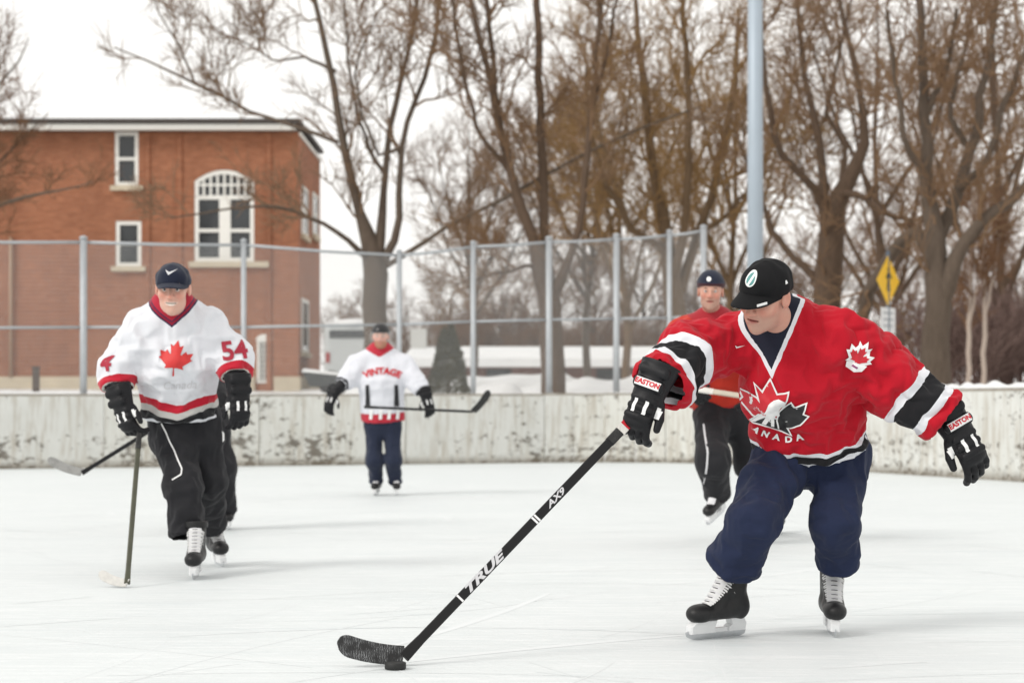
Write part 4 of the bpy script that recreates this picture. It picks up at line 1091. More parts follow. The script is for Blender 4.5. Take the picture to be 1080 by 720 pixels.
def head(root, c, fwd, up, neck_base, h, skin=(0.60, 0.345, 0.265), hair=(.10, .075, .055), smile=False, beard=None, stubble=.25, k=1.0):
    f = unit(fwd); u = np.asarray(up, float); u = unit(u - f * (u @ f)); r = np.cross(f, u); Rm = np.stack([r, f, u], 1); c = np.asarray(c, float)
    loc = lambda p: (p - c) @ Rm / k
    pr = [(ellip((0, -.014, .036), (.076, .097, .084)), .0), (ellip((0, .028, -.03), (.063, .062, .088)), .03), (ellip((0, .030, -.078), (.054, .052, .042)), .03),
          (ball((0, .070, -.103), .021), .025), (rcone((-.033, .076, .024), (.033, .076, .024), .013, .013), .02), (ball((.043, .060, -.022), .024), .02), (ball((-.043, .060, -.022), .024), .02),
          (rcone((0, .091, .012), (0, .110, -.026), .0085, .0135), .012), (ball((.013, .097, -.031), .0095), .008), (ball((-.013, .097, -.031), .0095), .008),
          (rcone((-.02, .083, -.056), (.02, .083, -.056), .007, .007), .012), (rcone((-.017, .083, -.070), (.017, .083, -.070), .0075, .0075), .010)]
    ears = [ellip((s * .079, -.012, -.006), (.011, .026, .034)) for s in (-1, 1)]
    nb = loc(np.asarray(neck_base)[None])[0]
    def sdf(w):
        p = loc(w); d = pr[0][0](p)
        for g, kb in pr[1:]: d = smin(d, g(p), max(kb, .004))
        for s in (-1, 1):
            d = smax(d, -ball((s * .031, .101, .006), .0165)(p), .012)
            d = smin(d, rcone((s * .019, .0865, .013), (s * .044, .078, .012), .005, .005)(p), .004)     # upper lids
        mz = -.063
        d = smax(d, -(np.sqrt((p[:, 2] - mz - (4.0 * p[:, 0] ** 2 if smile else 0)) ** 2 + np.maximum(np.abs(p[:, 0]) - .022, 0) ** 2 + np.maximum(.078 - p[:, 1], 0) ** 2) - .0028), .004)
        for e in ears: d = smin(d, e(p), .006)
        for sg in (-1, 1): d = smax(d, -ellip((sg * .091, -.010, -.002), (.009, .015, .021))(p), .003)
        d = smin(d, rcone((0, -.018, -.07), nb, .056, .060)(p), .03)
        return d * k
    pts = np.stack([c, np.asarray(neck_base)]); lo, hi = pts.min(0) - .16, pts.max(0) + .16
    V, Q = mesh_sdf(sdf, lo, hi, h, smooth=1)
    p = loc(V); col = np.tile(np.array(skin), (len(V), 1)); x, y, z = np.abs(p[:, 0]), p[:, 1], p[:, 2]
    def blend(w, c2): nonlocal col; w = np.clip(w, 0, 1)[:, None]; col = col * (1 - w) + np.array(c2) * w
    red = (skin[0] * .98, skin[1] * .66, skin[2] * .62)
    blend(.8 * np.exp(-(((x - .04) / .022) ** 2 + ((z + .025) / .025) ** 2)) * (y > .03), red); blend(.85 * np.exp(-((x / .014) ** 2 + ((z + .026) / .016) ** 2)) * (y > .09), red)
    blend(.4 * (x > .074) * (y < .03) * (z > -.05), red)
    jw = np.clip((-.035 - z) / .02, 0, 1) * np.clip((y + .01) / .03, 0, 1) * (z > -.14)
    blend(jw * (beard[1] if beard else stubble) * (1 - .8 * np.exp(-((x / .024) ** 2 + ((z + .063) / .012) ** 2))), beard[0] if beard else (.22, .16, .13))
    blend(1.5 * np.exp(-((x / .024) ** 2 * 1.2 + ((z + .064) / .011) ** 2)) * (y > .075) - .3, (.42, .15, .13))
    if smile: blend(2.2 * np.exp(-((x / .030) ** 2 + ((z + .0645 - 6 * x * x) / .0095) ** 2)) * (y > .07) - .5, (.80, .76, .70))
    blend(1.6 * np.exp(-(((x - .032) / .017) ** 2 * 1.2 + ((z - .027) / .0055) ** 2)) * (y > .05) - .35, hair)
    blend(np.clip((z + .012 - np.clip((y - .0) * 2.2, -.2, .2)) / .012, 0, 1) * (y < .06) * (x < .079) * (z > -.05) + (z > .05) * 1.0, hair)
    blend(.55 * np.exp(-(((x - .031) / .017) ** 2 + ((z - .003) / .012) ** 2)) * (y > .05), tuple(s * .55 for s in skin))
    b = mesh_obj("body", V, Q, M_skin, root, color=col)
    for s in (-1, 1):
        e = c + Rm @ A(s * .031, .0785, .006) * k; n, kk = 10, 12; EV, EF, EC = [], [], []
        for i in range(n + 1):
            t = math.pi * i / n
            for j in range(kk):
                a = 2 * math.pi * j / kk; q = A(math.sin(t) * math.cos(a), math.cos(t), math.sin(t) * math.sin(a)); EV.append(e + Rm @ (q * .0115 * k)); EC.append((.02, .02, .02) if t < .32 else ((.09, .12, .13) if t < .62 else (.62, .58, .55)))
        for i in range(n):
            for j in range(kk): EF.append((i*kk+j, i*kk+(j+1) % kk, (i+1)*kk+(j+1) % kk, (i+1)*kk+j))
        mesh_obj("eye", EV, EF, M_eye, b, color=np.array(EC))
    return c, Rm, b

def _skin(name, rough, sss):
    m, nt, b = newmat(name); a = nd(nt, "ShaderNodeAttribute", attribute_name="tint"); v = coords(nt)
    f = noise(nt, v, 60, 4); nt.links.new(mixc(nt, math_(nt, 'MULTIPLY', f, .35), a.outputs['Color'], mixc(nt, 1.0, a.outputs['Color'], (.80, .62, .58), 'MULTIPLY')), b.inputs['Base Color'])
    b.inputs['Roughness'].default_value = rough; b.inputs['Subsurface Weight'].default_value = sss; b.inputs['Subsurface Radius'].default_value = (.012, .005, .003)
    b.inputs['Subsurface Scale'].default_value = 1.0
    if sss: bump(nt, b, noise(nt, v, 350, 3), .15, .001)
    return m
M_skin = _skin("skin", .5, .12); M_eye = _skin("eye_surface", .15, 0)

def cap(root, c, Rm, mat, h, brim_len=.072, k=1.0, droop=.026):
    W = lambda q: np.asarray(c) + (np.asarray(q) * k) @ Rm.T
    ell = ellip((0, -.012, .034), (.0835, .1045, .086))
    pan = lambda p: .0016 * np.abs(np.sin(3 * np.arctan2(p[:, 0], p[:, 1] + .012))) ** .5
    def sdf(w):
        p = (w - c) @ Rm / k; zc = .012 + .20 * np.maximum(p[:, 1], 0) + .04 * np.minimum(p[:, 1], 0)
        d = ell(p) - pan(p) - .010 * np.exp(-((p[:, 1] - .06) / .035) ** 2 - ((p[:, 2] - .078) / .03) ** 2 - (p[:, 0] / .06) ** 2) + .0018 * waves(p, .055, 77)
        d = smax(d, zc - p[:, 2], .005)
        return smin(d, ellip((0, -.012, .121), (.007, .007, .004))(p), .003) * k
    V, Q = mesh_sdf(sdf, np.asarray(c) - .19, np.asarray(c) + .19, h); cp = mesh_obj("cap", V, Q, mat, root)
    G, nu, nv = [], 17, 7
    for lay in (0, 1):
        for iv in range(nv):
            v = iv / (nv - 1)
            for iu in range(nu):
                u = -1 + 2 * iu / (nu - 1); x = .080 * u * (1 - .10 * v); ye = .1045 * math.sqrt(max(0, 1 - (.080 * u / .0835) ** 2)) - .016
                y = ye + v * brim_len * math.sqrt(max(0.0, 1 - (abs(u) ** 3.2))) ; z = .042 - .024 * u * u - v * droop * (1 - .3 * u * u) - (.0 if lay else .0035)
                G.append(W((x, y, z)))
    Fq = []; o_ = nu * nv
    for iv in range(nv - 1):
        for iu in range(nu - 1):
            a = iv * nu + iu; Fq.append((a + 1, a, a + nu, a + nu + 1)); Fq.append((o_ + a, o_ + a + 1, o_ + a + nu + 1, o_ + a + nu))
    for iu in range(nu - 1):
        a = (nv - 1) * nu + iu; Fq.append((a, o_ + a, o_ + a + 1, a + 1))
    bo = mesh_obj("brim", G, Fq, mat, cp); return cp, bvh_of(V, Q), W

def jersey(root, S, mat, h, sim=True, stretch=1.05, iters=70, seed=1, subs=2, vneck=.10, name="jersey", solid=True, nr=.092):
    hem, che, nek = [np.asarray(S[k], float) for k in ('hem', 'chest', 'neck')]; l = unit(S['lat']); up = unit(nek - hem); l = unit(l - up * (l @ up)); fw = np.cross(l, up)
    wh, wc, wn = S['wh'], S['wc'], S.get('wn', (.12, .095))
    hn = unit(S.get('hem_n', up))                                  # normal of the hem plane
    t1 = etube(hem - up * .12, che, l, wh, wc); t2 = etube(che, nek - up * .01, l, wc, wn)
    tors = lambda p: np.maximum(smin(t1(p), t2(p), .08), -((p - hem) @ hn))
    sl = []
    for k in 'RL':
        sh, el, wr = [np.asarray(S[n_ + k], float) for n_ in ('sh', 'el', 'wr')]; r = S['sr' + k]
        sl.append((union([rcone(sh, el, r[0], r[1]), etube(el, wr, l if abs(unit(wr - el) @ l) < .9 else fw, (r[1], r[1]), (r[2], r[2]), flat_b=True)], .05), el, wr))
    yoke = union([rcone(S['shR'], nek, S['srR'][0] * .82, .10), rcone(S['shL'], nek, S['srL'][0] * .82, .10)], .05)
    def sdf(p):
        d = smin(tors(p), yoke(p), .06)
        for s_, _, _ in sl: d = smin(d, s_(p), .055)
        return d
    it1 = etube(hem - up * .1, che, l, (wh[0] * S.get('fit', .80), wh[1] * .80), (wc[0] * .84, wc[1] * .86)); it2 = etube(che, nek, l, (wc[0] * .84, wc[1] * .86), (wn[0] * .9, wn[1] * .9)); ib = [it1, it2]
    for k in 'RL':
        r = S['sr' + k]; ib += [rcone(S['sh' + k], S['el' + k], r[0] * .72, r[1] * .55), rcone(S['el' + k], S['wr' + k], r[1] * .55, r[2] * .5)]
    ib += [rcone(S['shR'], nek, S['srR'][0] * .74, .09), rcone(S['shL'], nek, S['srL'][0] * .74, .09)]
    body = union(ib, .03)
    pts = np.array([S[k] for k in ('hem', 'chest', 'neck', 'shR', 'shL', 'elR', 'elL', 'wrR', 'wrL')], float)
    V, Q = mesh_sdf(sdf, pts.min(0) - .33, pts.max(0) + .33, h, smooth=1)
    dt = np.minimum(tors(V), yoke(V)); ds = [s_[0](V) for s_ in sl]
    ah = np.where((dt <= ds[0] + .0) & (dt <= ds[1]), (V - hem) @ hn, 9.0)
    asl = []
    for (s_, el, wr), d_, o_ in zip(sl, ds, ds[::-1]):
        ax = unit(wr - el); asl.append(np.where((d_ < dt + .02) & (d_ < o_), (wr - V) @ ax, 9.0))
    q = V - nek; u_, v_, f_ = q @ l - S.get('vu', 0.0), q @ up, q @ fw
    s = vneck / (nr * .78); an = np.minimum(((v_ + vneck) - np.abs(u_) * s) / math.hypot(1, s), f_ + .02); an = np.maximum(an, nr - np.hypot(u_, f_ + .015) - 2.0 * np.maximum(.0 - v_, 0))
    att = dict(a_hem=ah, a_slR=asl[0], a_slL=asl[1], a_neck=an, a_u=u_, a_v=v_)
    att['a_hemv'] = np.where(ah < 8, ah - .25 * np.minimum(np.abs(u_), .16) + .035, 9.0)
    att['a_side'] = np.where((np.abs(f_) < .07) & (ah < 8), np.abs(u_), 0.0)
    cap_ = lambda a: (np.abs(a[Q]) < .55 * h).all(1)
    keep = ~(cap_(ah) | cap_(asl[0]) | cap_(asl[1]))
    V, Q, att = drop_faces(V, Q, keep, att)
    if sim:
        pin = np.clip(np.maximum.reduce([(att['a_neck'] > -.02) * 1.0, (att['a_slR'] < .012) * .8, (att['a_slL'] < .012) * .8, (att['a_hem'] < .02) * S.get('hempin', 0.0)]), 0, 1)
        V = drape(V, Q, body, pin, iters, stretch, seed=seed, dirs=S.get('folds'), ridge=S.get('ridge', .006))
    o = mesh_obj(name, V, Q, mat, root, attrs=att)
    if solid: md = o.modifiers.new("thickness", 'SOLIDIFY'); md.thickness = .004; md.offset = -1
    if subs: md = o.modifiers.new("smooth", 'SUBSURF'); md.levels = subs; md.render_levels = subs
    return o, bvh_eval(o), dict(l=l, up=up, fw=fw, nek=nek)

def pants(root, S, mat, h, seed=2, stretch=1.05, iters=60, subs=2, name="trousers"):
    l = unit(S['lat']); W, Cc = np.asarray(S['waist'], float), np.asarray(S['crotch'], float)
    parts = [etube(W, Cc, l, S['ww'], S['wcr'])]; legs = []; ib = [etube(W, Cc, l, (S['ww'][0] * .85, S['ww'][1] * .85), (S['wcr'][0] * .8, S['wcr'][1] * .8))]
    for k in 'RL':
        hp, kn, hm = [np.asarray(S[n_ + k], float) for n_ in ('hip', 'knee', 'ank')]; r = S['lr' + k]
        legs.append((union([rcone(hp, kn, r[0], r[1]), etube(kn, hm, l, (r[1], r[1]), (r[2], r[2] * 1.05), flat_b=True)], .06), kn, hm)); ib += [rcone(hp, kn, r[0] * .74, r[1] * .62), rcone(kn, hm, r[1] * .62, r[2] * .62)]
    dl = [g for g, _, _ in legs]
    def sdf(p):
        d = parts[0](p); a, b = dl[0](p), dl[1](p); return smin(smin(d, a, .06), smin(d, b, .06), .012)
    pts = np.array([W, Cc] + [S[n_ + k] for n_ in ('hip', 'knee', 'ank') for k in 'RL'], float)
    V, Q = mesh_sdf(sdf, pts.min(0) - .26, pts.max(0) + .26, h, smooth=1)
    d0, a, b = parts[0](V), dl[0](V), dl[1](V)
    att = {}
    for nm, dd, oo, (g, kn, hm) in (('a_ankR', a, b, legs[0]), ('a_ankL', b, a, legs[1])): ax = unit(hm - kn); att[nm] = np.where((dd < oo) & (dd < d0 + .02), (hm - V) @ ax, 9.0)
    keep = ~((np.abs(att['a_ankR'][Q]) < .55 * h).all(1) | (np.abs(att['a_ankL'][Q]) < .55 * h).all(1)); V, Q, att = drop_faces(V, Q, keep, att)
    pin = np.clip((((V - Cc) @ unit(W - Cc)) > np.linalg.norm(W - Cc) * .8) * 1.0 + (np.minimum(att['a_ankR'], att['a_ankL']) < .02) * S.get('hempin', .5), 0, 1)
    V = drape(V, Q, union(ib, .03), pin, iters, stretch, seed=seed, lam=S.get('lam', .13), amp=S.get('amp', .007), dirs=[(A(1, .35, .12), 1.3), (A(.25, .2, 1), .5)], ridge=S.get('ridge', .007))
    o = mesh_obj(name, V, Q, mat, root, attrs=att)
    md = o.modifiers.new("thickness", 'SOLIDIFY'); md.thickness = .003; md.offset = -1
    if subs: md = o.modifiers.new("smooth", 'SUBSURF'); md.levels = subs; md.render_levels = subs
    return o, bvh_eval(o)

def glove(root, wrist, fwd, back, right, h, curl=(.5, .6, .5), thumb=(.75, .55, -.25), mat=None, size=1.0, patches=True, text=None, cuffcol=None):
    """padded hockey glove: flared cuff, rolls on the back of the hand, four jointed fingers and a thumb"""
    X = unit(fwd); Z = np.asarray(back, float); Z = unit(Z - X * (Z @ X)); Y = np.cross(Z, X) * (1 if right else -1); Rm = np.stack([X, Y, Z], 1); wrist = np.asarray(wrist, float); k = size
    W = lambda q: wrist + (np.asarray(q, float) * k) @ Rm.T
    fs = [(etube((-.12, 0, 0), (-.005, 0, 0), (0, 1, 0), (.070, .058), (.054, .042), True, False), .0), (etube((-.02, 0, .004), (.088, 0, .0), (0, 1, 0), (.050, .034), (.050, .029)), .012)]
    for i in range(3):
        for s in (-1, 1): fs.append((etube((.012 + i * .031, s * .006, .030 - i * .002), (.012 + i * .031, s * .036, .025 - i * .002), (1, 0, 0), (.0145, .0135), (.0135, .012)), .003))
    for s, x in ((0, -.035), (0, -.085)): fs.append((etube((x, -.040, .040), (x, .040, .040), (1, 0, 0), (.021, .016), (.021, .016)), .004))
    Ls = ((.044, .030, .026), (.048, .034, .028), (.046, .032, .027), (.038, .026, .023))
    for i, y in enumerate((.037, .0125, -.0125, -.037)):
        p = A(.084, y, .002 - .003 * (i in (0, 3))); a = 0.0; sp = (1.5 - i) * .05
        for j in range(3):
            a += curl[j] * (1 + .06 * (i - 1.5)); d = A(math.cos(a) * math.cos(sp), math.sin(sp) * math.cos(a), -math.sin(a)); q = p + d * Ls[i][j]
            fs.append((etube(p, q, (0, 1, 0), (.0128, .0165 - .001 * j), (.0122, .0150 - .001 * j)), .0025 if j else .006)); p = q
    p = A(.008, .046, -.012); t = unit(thumb)
    q = p + t * .050; fs.append((etube(p, q, (0, 0, 1), (.019, .017), (.017, .015)), .008)); t2 = unit(t + A(.5, -.25, -.15)); fs.append((etube(q, q + t2 * .036, (0, 0, 1), (.0165, .015), (.014, .012)), .003))
    def sdf(w):
        pl = (w - wrist) @ Rm / k; d = fs[0][0](pl)
        for g, kk in fs[1:]: d = smin(d, g(pl), max(kk, .0015))
        return d * k
    V, Q = mesh_sdf(sdf, wrist - .30 * k, wrist + .30 * k, h, smooth=1)
    pl = (V - wrist) @ Rm / k
    o = mesh_obj("glove", V, Q, mat or M_blackc, root); bv = bvh_of(V, Q)
    xa, ya = (-Y, X) if right else (Y, X)      # decal axes seen from the back of the hand; rays go along -Z
    if np.cross(xa, ya) @ Z < 0: xa = -xa
    if text:
        decal("cuff_label", poly_bm([[(-.052, -.016), (.052, -.016), (.052, .016), (-.052, .016)]]), M_printw, o, bv, W((-.035, 0, .05)), xa * text[1], ya * text[1], .002, .009, .12)
        decal("cuff_lettering", text_bm(text[0], .027, bold=.0012), M_printr, o, bv, W((-.035, 0, .05)), xa * text[1], ya * text[1], .0032, .008, .12)
    if patches:
        for cx_, cy_, w_, h_ in ((.042, .02, .007, .026), (.042, -.02, .007, .026)):
            decal("white_patch", poly_bm([[(-w_, -h_), (w_, -h_), (w_, h_), (-w_, h_)]]), M_printw, o, bv, W((cx_, cy_, .05)), xa, ya, .002, .009, .12)
        tb = W(A(.008, .046, -.012) + unit(thumb) * .035); decal("thumb_patch", poly_bm([[(-.011, -.022), (.011, -.022), (.011, .022), (-.011, .022)]]), M_printw, o, bv, tb + Z * .03, xa, ya, .002, .008, .12)
    return o, W, Rm

def skate(root, pos, fwd, up, h, k=1.0, white_toe=False, detail=True):
    Rm = framem(fwd, up); pos = np.asarray(pos, float); W = lambda q: pos + (np.asarray(q, float) * k) @ Rm.T
    fs = [etube((-.095, 0, .108), (.085, 0, .098), (0, 1, 0), (.040, .040), (.044, .030)), ellip((.104, 0, .095), (.050, .043, .035)), etube((-.060, 0, .13), (-.072, 0, .245), (0, 1, 0), (.041, .050), (.048, .054), False, True),
          ellip((-.100, 0, .12), (.030, .034, .055)), etube((.03, 0, .125), (-.03, 0, .20), (0, 1, 0), (.036, .03), (.04, .035))]
    def sdf(w):
        p = (w - pos) @ Rm / k; d = fs[0](p)
        for i_, g in enumerate(fs[1:]): d = smin(d, g(p), .010 if i_ == 0 else .022)
        return smax(d, .064 - p[:, 2], .006) * k
    V, Q = mesh_sdf(sdf, pos - .32 * k, pos + .36 * k, h, smooth=1)
    s = empty("skate", tuple(pos - np.array(root.location)), root)
    mesh_obj("boot", V, Q, M_boot, s)
    bv = bvh_of(V, Q)
    m = MB()
    def prism(pl, hw):                                        # side outline (x, z) with rounded edges
        n = len(pl); VV = []
        for y, sc_ in ((-hw, .94), (-hw * .7, 1), (hw * .7, 1), (hw, .94)):
            cx_, cz_ = np.mean([p[0] for p in pl]), np.mean([p[1] for p in pl]); VV += [W((cx_ + (x - cx_) * sc_, y, cz_ + (z - cz_) * sc_)) for x, z in pl]
        FF = [tuple(range(n)), tuple(range(4 * n - 1, 3 * n - 1, -1))]
        for r in range(3): FF += [(r*n+i, (r+1)*n+i, (r+1)*n+(i+1) % n, r*n+(i+1) % n) for i in range(n)]
        return VV, FF
    m.add(*prism([(-.125, .024), (-.13, .05), (-.115, .074), (-.045, .074), (-.055, .05), (-.04, .04), (-.04, .024)], .017)); m.add(*prism([(.025, .024), (.03, .045), (.02, .070), (.125, .070), (.15, .05), (.148, .024)], .018)); m.add(*prism([(-.045, .024), (-.045, .039), (.03, .039), (.03, .024)], .009))
    m.build("blade_holder", M_holder, s)
    pl = [(-.135, .008), (-.11, .0005), (-.05, 0), (.08, 0), (.13, .003), (.158, .014), (.165, .03), (.15, .034), (-.13, .034), (-.14, .022)]
    m = MB(); n = len(pl); m.add([W((x, y, z)) for y in (-.002, .002) for x, z in pl], [tuple(range(n)), tuple(range(2 * n - 1, n - 1, -1))] + [(i, i + n, (i + 1) % n + n, (i + 1) % n) for i in range(n)]); m.build("blade", M_steel, s)
    # tongue and laces lie on the instep
    xa = Rm[:, 1]; ya = unit(Rm @ A(-.6, 0, .8)); c0 = W((.022, 0, .165))
    if np.cross(xa, ya) @ (Rm @ A(.8, 0, .6)) < 0: xa = -xa
    decal("tongue", poly_bm([[(-.027 * k, -.062 * k), (.027 * k, -.062 * k), (.031 * k, .085 * k), (-.031 * k, .085 * k)]]), M_bootw, s, bv, c0, xa, ya, .004, .012, .2)
    if detail:
        for i in range(7):
            t = (-.055 + i * .020) * k; w_ = (.030 + .002 * i) * k
            for sg in (-1, 1): decal("lace", poly_bm([[(-w_, t - .0035 + sg * .006), (w_, t - .0035 - sg * .006), (w_, t + .0035 - sg * .006), (-w_, t + .0035 + sg * .006)]]), M_lace, s, bv, c0, xa, ya, .0075 + .001 * sg, .012, .2)
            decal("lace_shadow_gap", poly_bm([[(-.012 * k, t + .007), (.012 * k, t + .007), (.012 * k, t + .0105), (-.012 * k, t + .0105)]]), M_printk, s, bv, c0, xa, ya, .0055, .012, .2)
    V, Q = mesh_sdf(lambda w: np.abs(etube((-.060, 0, .13), (-.074, 0, .262), (0, 1, 0), (.043, .055), (.051, .057), False, True)((w - pos) @ Rm / k)) * k - .006 * k + np.where(((w - pos) @ Rm / k)[:, 2] < .236, 1, 0), pos - .34 * k, pos + .38 * k, max(h, .005))
    if len(V): mesh_obj("collar_padding", V, Q, M_boot if not white_toe else M_bootw, s)
    return s

def stick(name, label, butt, heel, toe, wide, mats, w=.016, t=.0105, blade_h=.075, curve=.02, group=None):
    """shaft from butt to heel, curved blade from heel to toe; wide = direction of the broad face's normal"""
    butt, heel, toe = [np.asarray(v, float) for v in (butt, heel, toe)]; ax = unit(heel - butt); nrm = np.asarray(wide, float); nrm = unit(nrm - ax * (nrm @ ax)); sd = np.cross(ax, nrm)
    root = tag(empty(name, tuple(heel)), label, "hockey stick", group)
    def beam(a, b, w0, w1, t0, t1, nm, mat):                 # chamfered shaft section
        VV, FF = [], []
        for c, ww, tt in ((a, w0, t0), (b, w1, t1)):
            for x, y in ((1, .6), (.75, 1), (-.75, 1), (-1, .6), (-1, -.6), (-.75, -1), (.75, -1), (1, -.6)): VV.append(c + sd * ww * x + nrm * tt * y)
        FF = [(i, (i + 1) % 8, (i + 1) % 8 + 8, i + 8) for i in range(8)] + [tuple(range(7, -1, -1)), tuple(range(8, 16))]; return mesh_obj(nm, VV, FF, mat, root, False)
    L = np.linalg.norm(heel - butt)
    beam(butt + ax * .12, heel - ax * .10, w, w, t, t, "shaft", mats[0]); beam(butt, butt + ax * .12, w * 1.12, w * 1.12, t * 1.15, t * 1.15, "grip_tape", mats[2]); beam(heel - ax * .10, heel - ax * .005, w, w * 1.25, t, t * .7, "hosel", mats[0])
    bd = toe - heel; bl = np.linalg.norm(bd); bd = unit(bd); bn = unit(np.cross(bd, unit(-ax + bd * .2))); bn = bn if bn @ nrm > 0 else -bn; bu = unit(np.cross(bn, bd)); bu = bu if bu @ -ax > 0 else -bu
    VV, FF, ns = [], [], 31
    for i in range(ns):
        u = i / (ns - 1); c = heel + bd * bl * u + bn * curve * u * u
        full = blade_h * (.86 + .16 * u); hh = full * (1.0 if u < .80 else math.sqrt(max(.012, 1 - ((u - .80) / .201) ** 2)))
        cz = blade_h * .45 + .05 * (u - .35) ** 2 - .004
        for z, tt in ((cz - hh / 2, .6), (cz - hh / 2 + .004, 1), (cz + hh / 2 - .004, 1), (cz + hh / 2, .6)):
            for sg in ((1,) if z is None else (1, -1)): VV.append(c + bu * (z - blade_h * .35) + bn * sg * .0045 * tt * (1 - .3 * u))
    idx = (0, 2, 4, 6, 7, 5, 3, 1)
    for i in range(ns - 1):
        for a, b in zip(idx, idx[1:] + idx[:1]): FF.append((i*8+a, i*8+b, (i+1)*8+b, (i+1)*8+a))
    FF += [tuple(idx[::-1]), tuple((ns - 1) * 8 + a for a in idx)]
    mesh_obj("blade", VV, FF, mats[1], root, False)
    return root, ax, nrm, sd

def person(label, at): return tag(empty("person", tuple(at)), label, "person")

def tape_mat(name, c, line, sc=55.0):
    m, nt, b = newmat(name); v = coords(nt)
    wv = nd(nt, "ShaderNodeTexWave", {'Scale': sc, 'Distortion': 6.0, 'Detail': 3.0, 'Detail Scale': 2.0}, bands_direction='X'); nt.links.new(v, wv.inputs['Vector'])
    k = math_(nt, 'MULTIPLY', ramp(nt, wv.outputs['Fac'], .72, .95), ramp(nt, noise(nt, v, 30, 4), .42, .62)); nt.links.new(mixc(nt, k, c, line), b.inputs['Base Color'])
    b.inputs['Roughness'].default_value = .75; bump(nt, b, wv.outputs['Fac'], .5, .002); return m
M_shaft = simple("black_carbon_shaft", (.007, .007, .008), .42, var=.3, scale=40, spec=.3); M_tape = tape_mat("black_blade_tape", (.016, .016, .017), (.30, .31, .32)); M_wtape = tape_mat("white_grip_tape", (.70, .68, .64), (.45, .43, .4)); M_ktape = tape_mat("black_grip_tape", (.018, .018, .018), (.08, .08, .08))
M_olive = simple("worn_olive_shaft", (.065, .066, .042), .5, var=.5, scale=12); M_wtb = tape_mat("worn_white_tape", (.62, .61, .58), (.35, .34, .33))

# ---- front player: red jersey, leaning into a stride
p1 = person("player in red jersey and black cap leaning forward over a long black stick", (*P(835, 0, 8.05)[:2], 0))
H1 = .017
red_mat = fabric("red_jersey_cloth", RED, [('a_slR', .055, .088, WHT), ('a_slR', .088, .165, BLK), ('a_slR', .165, .198, WHT), ('a_slL', .058, .092, WHT), ('a_slL', .092, .172, BLK), ('a_slL', .172, .206, WHT),
    ('a_hem', -1, .030, WHT), ('a_hem', .030, .068, BLK), ('a_hem', .068, .086, WHT), ('a_neck', -.014, .002, WHT), ('a_neck', .002, 9.5, (.012, .014, .028))], sheen=.06)
S1 = dict(hem=P(856, 468, 8.12), chest=P(842, 395, 7.92), neck=P(828, 340, 7.84), lat=A(1, -.32, -.10), vu=-.045, hem_n=unit(A(-.16, -.50, .82)), wh=(.235, .17), wc=(.212, .16), wn=(.12, .095),
    shR=P(776, 358, 7.94), elR=P(730, 369, 7.84), wrR=P(695, 404, 7.66), shL=P(886, 356, 7.80), elL=P(938, 394, 7.84), wrL=P(1000, 441, 7.80), srR=(.110, .116, .114), srL=(.118, .118, .104), hempin=.35, ridge=.017, folds=[(A(.72, .2, .68), 1.2), (A(.95, 0, -.25), .5)])
j1, jb1, fr1 = jersey(p1, S1, red_mat, H1, stretch=1.15, iters=80, seed=4, vneck=.12)
navy_mat = fabric("navy_tracksuit", NAVY, sheen=.04, var=.28)
PS1 = dict(lat=A(1, .12, -.05), waist=P(860, 440, 8.12), crotch=P(856, 474, 8.16), ww=(.20, .15), wcr=(.19, .15), hipR=P(823, 482, 8.10), kneeR=P(795, 548, 7.86), ankR=P(771, 596, 8.00), hipL=P(889, 482, 8.18), kneeL=P(881, 548, 8.00), ankL=P(884, 595, 8.14), lrR=(.120, .096, .114), lrL=(.114, .086, .090), hempin=.95, ridge=.012)
pants(p1, PS1, navy_mat, H1, seed=5, stretch=1.07)
c1, R1, b1 = head(p1, P(807, 311, 7.66), (-.62, -.67, -.41), (-.05, -.40, .92), P(832, 346, 7.84), .0034, stubble=.30, k=1.08)
capk = fabric("black_cap_cloth", (.006, .006, .007), sheen=.0); cp1, cb1, W1 = cap(p1, c1, R1, capk, .0045, brim_len=.088, k=1.125, droop=.016)
r1, f1, u1 = R1[:, 0], R1[:, 1], R1[:, 2]
nf = unit(f1 * .80 + u1 * .5 - r1 * .22); xa = unit(np.cross(u1, nf))
em = [(.022 * math.cos(t) , .030 * math.sin(t)) for t in np.linspace(0, 6.28, 20, endpoint=False)]
decal("cap_emblem_edge", poly_bm([scaled(em, .92, 0, 0, -.6)]), M_printw, cp1, cb1, W1((.004, .075, .088)), xa, u1, .002, .006, .12)
decal("cap_emblem", poly_bm([scaled(em, .70, 0, 0, -.6)]), simple("teal_print", (.10, .28, .27), .6), cp1, cb1, W1((.004, .075, .088)), xa, u1, .003, .006, .12)
decal("cap_emblem_slash", poly_bm([scaled([(-.005, -.022), (.004, -.022), (.006, .02), (-.002, .022)], 1, 0, 0, -.5)]), M_printw, cp1, cb1, W1((.004, .075, .088)), xa, u1, .004, .006, .12)
sd_ = unit(-r1 * .9 + f1 * .3); decal("cap_side_mark", poly_bm([[(-.008, -.006), (.008, -.006), (.004, .007), (-.004, .007)]]), M_printw, cp1, cb1, W1((-.078, -.01, .06)), unit(np.cross(u1, sd_)), u1, .002, .004, .1)
# white dash on the brim edge
MB().obox(W1((-.052, .132, .024)), W1((-.070, .098, .024)), u1, .0045, .0015).build("brim_mark", M_printw, cp1)
